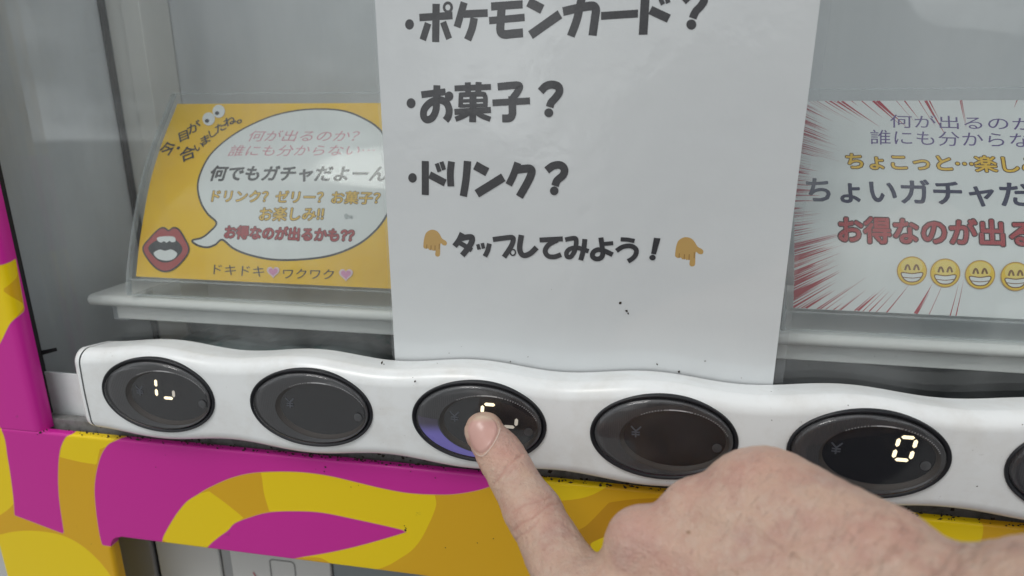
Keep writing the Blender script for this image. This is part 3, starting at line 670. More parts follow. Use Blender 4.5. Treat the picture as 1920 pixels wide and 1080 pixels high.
def printed(name, c, **k): return mat(name, c, .5, coat=.35, coat_rough=.15, **k)
K = dict(yellow=printed('card_yellow', (.86, .53, .010), vary=(30, (.82, .47, .008), .4, .7)), white=printed('card_white', (.74, .76, .77)), black=printed('card_black', (.03, .03, .04)), pink=printed('card_pink', (.62, .27, .33)),
         gold=printed('card_gold', (.78, .49, .06)), brown=printed('card_brown', (.12, .07, .035)), red=printed('card_red', (.40, .030, .042)), darkred=printed('card_dark_red', (.06, .012, .016)),
         purple=printed('card_purple', (.15, .11, .28)), navy=printed('card_navy', (.05, .05, .10)), lip=printed('card_lip', (.40, .065, .07)), heart=printed('card_heart', (.66, .26, .46)), pale=printed('card_pale_heart', (.74, .58, .62)), streak=printed('card_streak', (.42, .05, .075)), grey=printed('card_grey', (.42, .45, .46)))
def stand(x0, x1, label):
    st = empty('acrylic_stand', ((x0 + x1) / 2, .06, .0274), label, 'display stand')
    sheet('front_sheet', x0, x1, .0006, SL[-1], .0009, M['acrylic'], st)
    for name, u0, u1 in (('side_edge', x0 - .0007, x0 + .0005), ('side_edge', x1 - .0005, x1 + .0007)):
        Vv = []
        for v in np.linspace(.0002, SL[-1], 30):
            for off in (.0014, -.0006):
                for u in (u0, u1): Vv.append(card_fn(u, v, off))
        F = []
        for i in range(29):
            a = i * 4; b_ = a + 4; F += [(a, b_, b_ + 1, a + 1), (a + 2, a + 3, b_ + 3, b_ + 2), (a, a + 2, b_ + 2, b_), (a + 1, b_ + 1, b_ + 3, a + 3)]
        obj(name, Vv, F + [(0, 1, 3, 2), (116, 118, 119, 117)], M['acrylic_edge'], st)
    for v0, v1, o0 in ((SL[-1] - .0007, SL[-1], .0013), (VB - .0016, VB - .0010, .0012), (.0003, .0012, .0014)):
        sheet('cross_edge', x0, x1, v0, v1, o0, M['acrylic_edge'], st, nv=4)
    MB().box(x0, x1, .0388, .095, .0274, .0288, .0004).build('foot_plate', M['acrylic'], st)
    return st
# --- yellow card
CL, CR = -.1663, -.0405
stand(CL - .0032, CR + .004, 'clear curved acrylic stand holding the yellow card on the shelf')
card = sheet('printed_card', CL, CR, VB, VT, 0, K['yellow'], None, nu=3, loc=((CL + CR) / 2, .0399, .037)); tag(card, 'yellow printed card with white speech bubble and red lips', 'card')
A = CardArt(card, 230, 160, .37037)
BUB = [(1000, 120), (880, 128), (760, 155), (640, 205), (540, 265), (450, 345), (400, 430), (380, 510), (395, 590), (430, 650), (475, 697), (440, 742), (400, 772), (352, 786), (382, 811), (430, 820), (470, 806), (505, 782), (560, 825), (640, 858), (760, 882), (900, 882), (1050, 862), (1180, 812), (1270, 745), (1335, 660), (1372, 560), (1380, 450), (1355, 330), (1305, 228), (1220, 168), (1120, 130)]
bub = A.poly('speech_bubble', BUB, K['white']); A.outline('bubble_outline', BUB, .0009, K['black'], parent=bub)
for args in (('何が出るのか？', (650, 1205, 228, 284, 228, 285), K['pink'], -.004, None, .15), ('誰にも分からない⋯', (548, 1283, 303, 360, 300, 356), K['pink'], -.004, None, .15),
             ('何でもガチャだよーん', (457, 1345, 408, 484, 408, 488), K['black'], .036, None, .08), ('ドリンク？ゼリー？お菓子？', (460, 1306, 530, 590, 540, 602), K['gold'], .016, (.046, K['brown']), 0),
             ('お楽しみ‼', (700, 1022, 618, 686, 618, 684), K['gold'], .016, (.046, K['brown']), 0), ('お得なのが出るかも⁇', (524, 1174, 710, 775, 728, 793), K['red'], .034, (.048, K['darkred']), 0),
             ('ドキドキ', (464, 720, 906, 956, 918, 970), K['black'], -.002, None, 0), ('ワクワク', (814, 1072, 928, 978, 932, 982), K['black'], -.002, None, 0)):
    A.text('lettering', args[0], args[1], args[2], args[3], args[4], args[5])
for ch, x, y, s, r in (('今', 228, 322, 58, 22), ('・', 283, 318, 50, 30), ('目', 310, 257, 46, 28), ('が', 362, 212, 50, 32), ('合', 330, 345, 58, 25), ('い', 388, 312, 38, 30), ('ま', 420, 276, 42, 32), ('し', 458, 242, 38, 32), ('た', 496, 214, 42, 32), ('ね', 543, 182, 44, 30), ('。', 592, 185, 56, 30)):
    A.glyph('lettering', ch, x, y, s * 1.12, r, K['black'], .015)
cir = lambda x, y, r, ry=None, n=20: [(x + r * math.cos(a), y + (ry or r) * math.sin(a)) for a in np.linspace(0, 2 * math.pi, n, endpoint=False)]
for x, y in ((437, 172), (488, 133)):
    e = A.poly('printed_eye', cir(x, y, 31, 33), K['white'], n=2); A.poly('pupil', cir(x - 8, y + 10, 11, 10), K['black'], n=2, parent=e)
lips = A.poly('printed_lips', [(105, 830), (140, 775), (185, 730), (212, 722), (235, 736), (258, 722), (285, 730), (315, 775), (337, 835), (300, 895), (250, 935), (200, 940), (150, 905)], K['lip'])
A.outline('lip_outline', [(105, 830), (140, 775), (185, 730), (212, 722), (235, 736), (258, 722), (285, 730), (315, 775), (337, 835), (300, 895), (250, 935), (200, 940), (150, 905)], .0007, K['black'], parent=lips)
A.poly('mouth', [(132, 828), (165, 790), (215, 772), (265, 778), (305, 825), (282, 868), (232, 897), (180, 886)], K['black'], parent=lips)
A.poly('teeth', [(178, 772), (215, 765), (262, 768), (270, 790), (250, 795), (240, 788), (225, 797), (212, 790), (198, 796), (182, 790)], K['white'], parent=lips)
A.poly('tongue', [(160, 850), (190, 832), (216, 838), (250, 832), (278, 852), (262, 878), (225, 888), (182, 878)], K['white'], parent=lips)
hrt = lambda x, y, s: [(x + s * 16 * math.sin(t) ** 3, y - s * (13 * math.cos(t) - 5 * math.cos(2 * t) - 2 * math.cos(3 * t) - math.cos(4 * t))) for t in np.linspace(0, 2 * math.pi, 28, endpoint=False)]
for x, y, s in ((764, 944, 2.0), (1132, 957, 2.2)):
    h = A.poly('printed_heart', hrt(x, y, s), K['pale'], n=2); A.poly('heart_centre', hrt(x, y, s * .72), K['heart'], n=2, parent=h)
A.poly('grey_smudge', [(1122, 660), (1134, 650), (1146, 660), (1164, 662), (1160, 676), (1145, 670), (1130, 676)], K['grey'])
# --- white starburst card
CL2, CR2 = .1127, .2450
stand(CL2 - .0032, CR2 + .004, 'clear curved acrylic stand holding the white starburst card on the shelf')
card2 = sheet('printed_card', CL2, CR2, VB, VT, 0, K['white'], None, nu=3, loc=((CL2 + CR2) / 2, .0399, .037)); tag(card2, 'white printed card with red speed lines and grinning faces', 'card')
A2 = CardArt(card2, 1440, 0, .5926)
cu, cv = .176, (VB + VT) / 2
V2 = []; F2 = []; W2, H2 = CR2 - CL2, VT - VB
bursts = MB()
tri = []
for k in range(330):
    side = random.random()
    if side < .62: e = np.array((CL2, VB + H2 * random.random())); 
    elif side < .72: e = np.array((CL2 + W2 * random.random() ** 2.2 * .5, VT))
    elif side < .80: e = np.array((CL2 + W2 * random.random() ** 1.6 * .42, VB))
    elif side < .84: e = np.array((CL2 + W2 * random.random(), VT if random.random() < .7 else VB))
    else: e = np.array((CR2, VB + H2 * random.random()))
    d = np.array((cu, cv)) - e; l = np.linalg.norm(d); d /= l; n_ = np.array((-d[1], d[0]))
    corner_ = min(abs(e[1] - VB), abs(e[1] - VT)) / H2
    ln = random.uniform(.003, .011) + (.012 * random.random() if corner_ < .28 else 0); 
    if side >= .80 and side < .84: ln = random.uniform(.002, .005)
    w_ = random.choice((.00008, .00012, .00012, .0002, .0004)) * (1.5 if corner_ < .25 else .8)
    a = e + n_ * w_; b_ = e - n_ * w_
    cl = lambda p: np.array((min(max(p[0], CL2 + 1e-5), CR2), min(max(p[1], VB + 1e-5), VT)))
    tri.append((cl(a), cl(b_), cl(e + d * ln)))
TV = np.array(tri).reshape(-1, 2); TF = [(3 * i, 3 * i + 1, 3 * i + 2) for i in range(len(tri))]
TV2, TF2 = refine(TV, TF, .003)
st_off = {}
obj('speed_line_pattern', [card_fn(u, v, .00002 + .00002 * ((i * 7) % 11) / 11) for i, (u, v) in enumerate(TV2)], TF2, K['streak'], card2); A2.off = .00005
for args in (('何が出るのか？', (383, 880), 362, 404, K['purple'], -.002, None, .1), ('誰にも分からない⋯', (320, 965), 410, 457, K['purple'], -.002, None, .1),
             ('ちょこっと⋯楽しみ‼', (246, 905), 484, 534, K['gold'], .020, (.045, K['brown']), 0), ('ちょいガチャだよーん', (121, 1160), 562, 640, K['navy'], .026, None, 0),
             ('お得なのが出るかも⁇', (224, 1135), 686, 766, K['red'], .026, (.048, K['darkred']), 0)):
    x0, x1 = args[1]; sl = .022 * (x1 - x0); A2.text('lettering', args[0], (x0, x1, args[2], args[3], args[2] + sl, args[3] + sl), args[4], args[5], args[6], args[7])
grin_y = printed('emoji_yellow', (.82, .55, .05)); grin_t = printed('emoji_top', (.82, .64, .18)); grin_o = printed('emoji_orange', (.52, .30, .08)); grin_b = printed('emoji_brown', (.22, .11, .04))
for x, y in ((455, 857), (560, 864), (670, 869), (782, 875), (895, 880)):
    g = A2.poly('grinning_face', cir(x, y, 48, 46, 24), grin_o, n=2); A2.poly('face_disc', cir(x, y, 44.5, 42.5, 24), grin_y, n=2, parent=g); A2.poly('face_shine', cir(x, y - 14, 34, 26, 24), grin_t, n=2, parent=g)
    for ex in (-14, 14): A2.outline('eye_arc', [(x + ex - 8, y - 2), (x + ex - 4, y - 14), (x + ex, y - 18), (x + ex + 4, y - 14), (x + ex + 8, y - 2)], .0007, grin_b, closed=False, parent=g)
    A2.poly('grin', [(x - 33, y + 6), (x, y + 9), (x + 33, y + 6), (x + 27, y + 24), (x + 12, y + 34), (x - 12, y + 34), (x - 27, y + 24)], K['white'], parent=g, n=4)
    A2.outline('grin_outline', [(x - 33, y + 6), (x, y + 9), (x + 33, y + 6), (x + 27, y + 24), (x + 12, y + 34), (x - 12, y + 34), (x - 27, y + 24)], .0004, grin_b, parent=g, n=4)
    A2.outline('tooth_line', [(x - 28, y + 20), (x, y + 23), (x + 28, y + 20)], .0003, grin_b, closed=False, parent=g)

# ------------------------------------------------------------------ crumpled plastic pouch lying under the shelf
bm = bmesh.new(); bmesh.ops.create_grid(bm, x_segments=60, y_segments=24, size=.5)
from mathutils import noise as mnoise
for v in bm.verts:
    x, y = v.co.x, v.co.y; e = (1 - (2 * x) ** 6) * (1 - (2 * y) ** 4); s = 1
    nz_ = mnoise.noise(Vector((x * 9, y * 5, .3))) * .0022 + mnoise.noise(Vector((x * 26, y * 11, 2))) * .0009
    v.co = Vector((-.112 + x * .118, .062 + y * .055, -.012 + .017 * max(e, 0) ** .5 + nz_ + x * .002))
bm.verts.index_update(); pv = [v.co[:] for v in bm.verts]; pf = [[v.index for v in f.verts] for f in bm.faces]; bm.free()
o = obj('plastic_pouch', pv, pf, mat('pouch_foil', (.22, .245, .25), .28, metal=.2, coat=.4, vary=(70, (.05, .16, .15), .56, .66)), None, smooth=True, loc=(-.112, .062, -.012))
tag(o, 'crumpled grey plastic pouch lying under the shelf behind the glass', 'pouch')

# ------------------------------------------------------------------ the hand
HD = deep
bones = []   # a, b, ra, rb, k (mm radii)
def bone(a, b, ra, rb, k=.006): bones.append((np.array(a), np.array(b), ra * .001, rb * .001, k))
# joints of the hand and forearm: start, end, radii, softness of the join (m)
for q in (
((0.00439, -0.00906, 0.00197), (0.01131, -0.01555, -0.00289), 0.00675, 0.00534, 0.0040),
((0.01131, -0.01555, -0.00289), (0.02450, -0.03090, -0.01199), 0.00794, 0.00795, 0.0040),
((0.02450, -0.03090, -0.01199), (0.03522, -0.04687, -0.01728), 0.00800, 0.00946, 0.0040),
((0.03522, -0.04687, -0.01728), (0.04448, -0.06202, -0.02064), 0.00657, 0.01068, 0.0040),
((0.04448, -0.06202, -0.02064), (0.10377, -0.08417, -0.01257), 0.01027, 0.01497, 0.0120),
((0.05531, -0.05436, -0.00031), (0.10782, -0.08482, -0.00252), 0.00603, 0.01475, 0.0120),
((0.06847, -0.05061, 0.00852), (0.11072, -0.08419, 0.00535), 0.00578, 0.01318, 0.0120),
((0.08932, -0.04974, 0.01363), (0.11206, -0.08252, 0.01044), 0.01036, 0.01001, 0.0080),
((0.08440, -0.05066, 0.00972), (0.10626, -0.06977, 0.01435), 0.01459, 0.01114, 0.0070),
((0.06249, -0.05558, -0.01647), (0.09858, -0.06959, -0.00260), 0.01291, 0.01500, 0.0070),
((0.07539, -0.06190, -0.03553), (0.10230, -0.07887, -0.01900), 0.01400, 0.01600, 0.0070),
((0.05531, -0.05436, -0.00031), (0.06452, -0.03049, -0.02956), 0.00553, 0.00852, 0.0090),
((0.06452, -0.03049, -0.02956), (0.08253, -0.02573, -0.04619), 0.00817, 0.00731, 0.0030),
((0.08253, -0.02573, -0.04619), (0.08911, -0.03962, -0.03975), 0.00731, 0.00619, 0.0030),
((0.06847, -0.05061, 0.00852), (0.07920, -0.02850, -0.02044), 0.00567, 0.00800, 0.0050),
((0.07920, -0.02850, -0.02044), (0.09574, -0.02663, -0.03518), 0.00760, 0.00680, 0.0030),
((0.09574, -0.02663, -0.03518), (0.09789, -0.04180, -0.03052), 0.00680, 0.00576, 0.0030),
((0.08932, -0.04974, 0.01363), (0.09498, -0.03266, -0.01137), 0.00648, 0.00720, 0.0050),
((0.09498, -0.03266, -0.01137), (0.10760, -0.03320, -0.02104), 0.00684, 0.00612, 0.0030),
((0.10760, -0.03320, -0.02104), (0.10590, -0.04716, -0.01718), 0.00612, 0.00518, 0.0030),
((0.09817, -0.08247, -0.02915), (0.08223, -0.07442, -0.04670), 0.01500, 0.01300, 0.0120),
((0.08223, -0.07442, -0.04670), (0.06771, -0.06239, -0.06226), 0.01100, 0.01000, 0.0050),
((0.06771, -0.06239, -0.06226), (0.05674, -0.05181, -0.07023), 0.00960, 0.00760, 0.0040),
((0.10935, -0.08518, -0.00788), (0.12385, -0.09745, -0.00854), 0.01645, 0.01999, 0.0140),
((0.12385, -0.09745, -0.00854), (0.28044, -0.21791, 0.01225), 0.01986, 0.03000, 0.0160),
((0.11824, -0.08450, 0.00653), (0.13663, -0.09574, 0.01184), 0.01234, 0.01969, 0.0140),
((0.13663, -0.09574, 0.01184), (0.29379, -0.21425, 0.04548), 0.01724, 0.03000, 0.0160),
((0.12768, -0.08313, 0.01912), (0.12769, -0.08527, 0.02086), 0.00679, 0.00771, 0.0120),
): bones.append((np.array(q[0]), np.array(q[1]), q[2], q[3], q[4]))
bone(HD(1255, 1050, .171), HD(1420, 1010, .168), 12.0, 12.0, .012); bone(HD(1400, 1120, .158), HD(1560, 1130, .150), 14, 14, .012)
bones = bones[:-2][:23] + bones[-2:] + bones[23:-2]
iT, iD = bones[0][0], bones[0][1]; fa0 = bones[-5][0]
bones_arr = bones
def sdf(P):
    d = np.full(len(P), 1e3)
    for a, b, ra, rb, k in bones_arr:
        ba = b - a; pa = P - a; h = np.clip(pa @ ba / (ba @ ba), 0, 1); q = np.linalg.norm(pa - h[:, None] * ba, axis=1) - (ra + (rb - ra) * h)
        hh = np.clip(.5 + .5 * (d - q) / k, 0, 1); hh = np.where(d - q > 5 * k, 1, hh); d = d * (1 - hh) + q * hh - k * hh * (1 - hh)
    return d
def grad(P, e=2e-4):
    g = np.stack([sdf(P + np.eye(3)[i] * e) - sdf(P - np.eye(3)[i] * e) for i in range(3)], 1); return g / (np.linalg.norm(g, axis=1, keepdims=True) + 1e-12)
def surface_net(h, pad=.036):
    ends = np.array([p for b in bones_arr for p in (b[0], b[1])]); lo = ends.min(0) - pad; hi = ends.max(0) + pad
    n = np.ceil((hi - lo) / h).astype(int) + 1; c = 5; nc = n // c + 2
    G = np.stack(np.meshgrid(*[lo[i] + np.arange(nc[i]) * h * c for i in range(3)], indexing='ij'), -1).reshape(-1, 3)
    fc = sdf(G).reshape(nc); n = (nc - 1) * c + 1
    near = np.abs(fc) < h * c * 2.2
    f = np.repeat(np.repeat(np.repeat(fc, c, 0), c, 1), c, 2)[:n[0], :n[1], :n[2]].copy()
    nr = near.copy()
    for ax in range(3): nr |= np.roll(nr, 1, ax) | np.roll(nr, -1, ax)
    mk = np.repeat(np.repeat(np.repeat(nr, c, 0), c, 1), c, 2)[:n[0], :n[1], :n[2]]
    ijk = np.argwhere(mk); f[mk] = sdf(lo + ijk * h)
    s = f < 0; corners = [(i, j, k) for i in (0, 1) for j in (0, 1) for k in (0, 1)]
    sl = lambda a, c_: a[c_[0]:a.shape[0] - 1 + c_[0], c_[1]:a.shape[1] - 1 + c_[1], c_[2]:a.shape[2] - 1 + c_[2]]
    cnt = sum(sl(s, c_).astype(int) for c_ in corners); act = (cnt > 0) & (cnt < 8); idx = np.full(act.shape, -1); cells = np.argwhere(act); idx[act] = np.arange(len(cells))
    acc = np.zeros((len(cells), 3)); num = np.zeros(len(cells))
    val = {c_: f[cells[:, 0] + c_[0], cells[:, 1] + c_[1], cells[:, 2] + c_[2]] for c_ in corners}
    for c1 in corners:
        for ax in range(3):
            if c1[ax]: continue
            c2 = list(c1); c2[ax] = 1; c2 = tuple(c2); a, b = val[c1], val[c2]; x = (a < 0) != (b < 0); t = np.where(x, a / (a - b + 1e-20), 0)
            p = np.tile(np.array(c1, float), (len(cells), 1)); p[:, ax] += t; acc += p * x[:, None]; num += x
    Vv = lo + (cells + acc / num[:, None]) * h; Fq = []
    for ax in range(3):
        u, v = [(1, 2), (2, 0), (0, 1)][ax]
        a = np.take(s, range(s.shape[ax] - 1), ax); b = np.take(s, range(1, s.shape[ax]), ax); E_ = np.argwhere(a != b); E_ = E_[(E_[:, u] > 0) & (E_[:, v] > 0) & (E_[:, u] < s.shape[u] - 1) & (E_[:, v] < s.shape[v] - 1)]
        inside = s[E_[:, 0], E_[:, 1], E_[:, 2]]; q = []
        for du, dv in ((1, 1), (0, 1), (0, 0), (1, 0)):
            e = E_.copy(); e[:, u] -= du; e[:, v] -= dv; q.append(idx[e[:, 0], e[:, 1], e[:, 2]])
        q = np.stack(q, 1); q = np.where(inside[:, None], q, q[:, ::-1]); Fq.append(q)
    return Vv, np.concatenate(Fq)
HV, HF = surface_net(.0011)
HF = HF[(HF >= 0).all(1)]
for _ in range(3): HV = HV - grad(HV) * sdf(HV)[:, None]
# one level of refinement, snapped back on the surface
bm = bmesh.new(); vs = [bm.verts.new(v) for v in HV]
for f in HF:
    try: bm.faces.new([vs[i] for i in f])
    except ValueError: pass
bmesh.ops.subdivide_edges(bm, edges=bm.edges[:], cuts=1, use_grid_fill=True)
bm.verts.index_update(); HV = np.array([v.co[:] for v in bm.verts]); HF = [[v.index for v in f.verts] for f in bm.faces]; bm.free()
HV = HV - grad(HV) * sdf(HV)[:, None]
HN = grad(HV); PX = to_px(HV); facing = (HN * (HV - CAM)).sum(1) < 0
def seg_dist(P, pts):
    d = np.full(len(P), 1e9)
    for a, b in zip(np.array(pts[:-1], float), np.array(pts[1:], float)):
        e = b - a; t = np.clip(((P - a) @ e) / (e @ e), 0, 1); d = np.minimum(d, np.linalg.norm(P - a - t[:, None] * e, axis=1))
    return d
disp = np.zeros(len(HV)); red = np.zeros(len(HV))
CREASES = [([(926, 908), (935, 897), (952, 873), (977, 853)], 3.0, .28), ([(936, 912), (950, 893), (968, 872)], 2.6, .10), ([(919, 893), (930, 880), (945, 862)], 2.6, .07),
           ([(961, 961), (988, 946), (1010, 940), (1034, 931)], 3, .20), ([(963, 995), (978, 982), (1000, 971), (1030, 947), (1047, 945)], 3.2, .30), ([(966, 1016), (975, 1003), (990, 997), (1010, 977)], 3, .24), ([(972, 972), (992, 963), (1022, 944)], 2.4, .08), ([(988, 1020), (1008, 1004), (1030, 986)], 3, .07), ([(1012, 972), (1030, 965), (1050, 950)], 2.4, .08),
           ([(1800, 1022), (1776, 1042), (1752, 1068), (1735, 1100)], 9, .45), ([(1830, 1022), (1800, 1055), (1775, 1095)], 9, .3)]
for pts, w, amp in CREASES: disp -= facing * amp * .001 * np.exp(-(seg_dist(PX, pts) / w) ** 2)
def blob(x, y, rx, ry): return np.exp(-(((PX[:, 0] - x) / rx) ** 2 + ((PX[:, 1] - y) / ry) ** 2)) * facing
red += .9 * blob(945, 850, 40, 28) + .55 * blob(1000, 965, 55, 35) + .7 * blob(1195, 985, 60, 45) + .45 * blob(1300, 920, 50, 40) + .6 * blob(1430, 870, 90, 45) + .5 * blob(1240, 1060, 80, 40) + .4 * blob(1600, 1000, 120, 60)
disp += .0007 * blob(1000, 960, 50, 30) * .6
# gentle tendons and veins on the back of the hand
def soft(P, s, seed): return np.array([mnoise.noise(Vector((p[0] * s + seed, p[1] * s, p[2] * s))) for p in P])
disp += .00034 * soft(HV, 130, 3) + .00016 * soft(HV, 420, 9)
for pts, w, amp in (([(1215, 1010), (1420, 1075), (1640, 1150)], 26, .5), ([(1320, 950), (1500, 1020), (1690, 1100)], 22, .4), ([(1130, 1120), (1350, 1180)], 26, .4), ([(1440, 905), (1560, 970), (1700, 1060)], 16, .45), ([(1400, 960), (1450, 1010), (1560, 1075), (1700, 1110)], 8, .38), ([(1330, 1075), (1480, 1040), (1600, 1000)], 9, .35), ([(1690, 1040), (1620, 1080), (1540, 1120)], 9, .3)):
    disp += facing * amp * .001 * np.exp(-(seg_dist(PX, pts) / w) ** 2)
# the bed the nail grows from
NAIL = [(877, 812), (884, 834), (894, 848), (904, 851), (916, 842), (929, 822), (934, 803), (929, 789), (918, 780), (904, 777), (889, 783), (879, 796)]
nsd = poly_sd(PX, NAIL); disp -= facing * .00042 * np.clip(-nsd / 5, 0, 1); disp += facing * .00024 * np.exp(-((nsd - 3.5) / 3.0) ** 2) * (PX[:, 1] > 800)
HV2 = HV + HN * disp[:, None]
def skin_material():
    m = mat('skin', (.60, .40, .315), .40, spec=.4); t = m.node_tree; b = t.nodes['Principled BSDF']
    b.inputs['Subsurface Weight'].default_value = .12; b.inputs['Subsurface Radius'].default_value = (1, .35, .2); b.inputs['Subsurface Scale'].default_value = .0025
    tc = t.nodes.new('ShaderNodeTexCoord'); L = t.links.new
    def noise(s, det=4): n = t.nodes.new('ShaderNodeTexNoise'); n.inputs['Scale'].default_value = s; n.inputs['Detail'].default_value = det; L(tc.outputs['Object'], n.inputs[0]); return n.outputs['Fac']
    def rng(src, a, b_, c, d): r = t.nodes.new('ShaderNodeMapRange'); r.inputs[1].default_value = a; r.inputs[2].default_value = b_; r.inputs[3].default_value = c; r.inputs[4].default_value = d; L(src, r.inputs[0]); return r.outputs[0]
    def mixc(f, c1, c2):
        x = t.nodes.new('ShaderNodeMix'); x.data_type = 'RGBA'; L(f, x.inputs[0])
        (L(c1, x.inputs[6]) if not isinstance(c1, tuple) else setattr(x.inputs[6], 'default_value', (*c1, 1))); x.inputs[7].default_value = (*c2, 1); return x.outputs[2]
    c = mixc(rng(noise(110, 7), .40, .62, 0, 1), (.555, .385, .295), (.475, .295, .235))
    c = mixc(rng(noise(300, 7), .46, .66, 0, .75), c, (.55, .41, .325))
    c = mixc(rng(noise(55, 2), .55, .7, 0, .35), c, (.44, .31, .28))
    at_ = t.nodes.new('ShaderNodeAttribute'); at_.attribute_name = 'redness'; c = mixc(rng(at_.outputs['Fac'], 0, 1, 0, .65), c, (.54, .275, .22))
    c = mixc(rng(noise(750, 3), .62, .74, 0, .55), c, (.38, .215, .165))
    a2 = t.nodes.new('ShaderNodeAttribute'); a2.attribute_name = 'mole'; c = mixc(rng(a2.outputs['Fac'], .45, .75, 0, .8), c, (.26, .15, .085))
    a3 = t.nodes.new('ShaderNodeAttribute'); a3.attribute_name = 'fold'; c = mixc(rng(a3.outputs['Fac'], 0, 1, 0, .5), c, (.42, .19, .15))
    L(c, b.inputs['Base Color'])
    v = t.nodes.new('ShaderNodeTexVoronoi'); v.feature = 'DISTANCE_TO_EDGE'; v.inputs['Scale'].default_value = 900; L(tc.outputs['Object'], v.inputs['Vector'])
    ad = t.nodes.new('ShaderNodeMath'); ad.operation = 'MULTIPLY_ADD'; L(v.outputs['Distance'], ad.inputs[0]); ad.inputs[1].default_value = .6; L(noise(650), ad.inputs[2])
    p = t.nodes.new('ShaderNodeBump'); p.inputs['Strength'].default_value = .75; p.inputs['Distance'].default_value = .0006; L(ad.outputs[0], p.inputs['Height']); L(p.outputs[0], b.inputs['Normal']); return m
fold = np.zeros(len(HV))
for pts, w, amp in CREASES[:9]: fold = np.maximum(fold, facing * amp / .3 * np.exp(-(seg_dist(PX, pts) / (w * .7)) ** 2))
mole = np.exp(-((PX[:, 0] - 1291) ** 2 + ((PX[:, 1] - 998) * 1.25) ** 2) / 6.5 ** 2) * facing
HAND = obj('person', HV2, HF, skin_material(), None, smooth=True, loc=tuple(fa0), attrs=dict(redness=red, mole=mole, fold=fold))
tag(HAND, 'bare pale hand reaching in from the right, index finger pressing the third button from left', 'person')
# fingernail: a curved plate lying in its bed
def on_skin_many(P):
    D = np.array([ray(*p) for p in P]); t = np.full(len(P), .09)
    for _ in range(70): t = t + np.clip(sdf(CAM + D * t[:, None]) * .8, -.01, .01)
    return CAM + D * t[:, None]
NP = spline(NAIL, 5); cen = NP.mean(0); rowsN = []; RN = 10
for i in range(RN + 1):
    f = i / RN
    for p in NP: rowsN.append(cen + (p - cen) * f)
rowsN = np.array(rowsN); S = on_skin_many(rowsN); NN = grad(S); k = len(NP)
lift = np.array([.00055 if i < RN - 1 else (.00042 if i == RN - 1 else -.0002) for i in range(RN + 1) for _ in range(k)])
tip_dir = (iT - iD) / np.linalg.norm(iT - iD)
VN = S + NN * lift[:, None]
lun = np.array([p[1] for p in rowsN]); free = np.clip((793 - lun) / 8, 0, 1)
nm = mat('fingernail', (.60, .36, .32), .34, coat=.25, coat_rough=.22, spec=.5); t = nm.node_tree; bs = t.nodes['Principled BSDF']
a_ = t.nodes.new('ShaderNodeAttribute'); a_.attribute_name = 'free_edge'; x_ = t.nodes.new('ShaderNodeMix'); x_.data_type = 'RGBA'; x_.inputs[6].default_value = (.56, .325, .28, 1); x_.inputs[7].default_value = (.60, .46, .35, 1)
t.links.new(a_.outputs['Fac'], x_.inputs[0]); t.links.new(x_.outputs[2], bs.inputs['Base Color'])
obj('fingernail', VN, grid_faces(RN + 1, k, True), nm, HAND, smooth=True, attrs=dict(free_edge=free))
cut = ribbon(spline([(885, 838), (894, 850), (904, 855), (915, 847), (929, 827), (937, 806), (933, 790)], 6, False), [.6] * 6 + [1.5] * 25 + [.7] * 6)
CS = on_skin_many(cut[0])
obj('cuticle', CS + grad(CS) * .0003, cut[1], mat('dry_skin', (.66, .52, .45), .7), HAND, smooth=True)
# fine dark hairs on the back of the hand
hp = np.stack([RNG.uniform(1330, 1960, 700), RNG.uniform(850, 1130, 700)], 1); hp = hp[RNG.random(700) < np.clip((hp[:, 0] - 1300) / 420, 0, 1)]
hq = hp + np.stack([-RNG.uniform(3, 20, len(hp)), RNG.uniform(16, 34, len(hp))], 1)
A_, B_ = on_skin_many(hp), on_skin_many(hq); NA = grad(A_); okh = (np.abs(sdf(A_)) < 1e-4) & (np.abs(sdf(B_)) < 1e-4) & (np.linalg.norm(B_ - A_, axis=1) < .012)
mb = MB()
for p, q, n_ in list(zip(A_[okh], B_[okh], NA[okh]))[:280]:
    tdir = q - p; tdir /= np.linalg.norm(tdir); Ln = random.uniform(.0015, .0058); pts = [p + tdir * Ln * s_ + n_ * (.00025 + Ln * .16 * math.sin(s_ * 2.6)) for s_ in np.linspace(0, 1, 5)]
    rr_ = random.uniform(.000018, .000036); side = np.cross(tdir, n_); ring_ = []
    for i, c in enumerate(pts):
        r = rr_ * (1 - i / 5.5)
        ring_ += [c + r * (side * math.cos(a) + n_ * math.sin(a)) for a in (0, 2.09, 4.19)]
    mb.add(ring_, grid_faces(5, 3, True))
hair = mb.build('arm_hair', mat('fine_hair', (.10, .07, .055), .5), HAND); hair['kind'] = 'stuff'

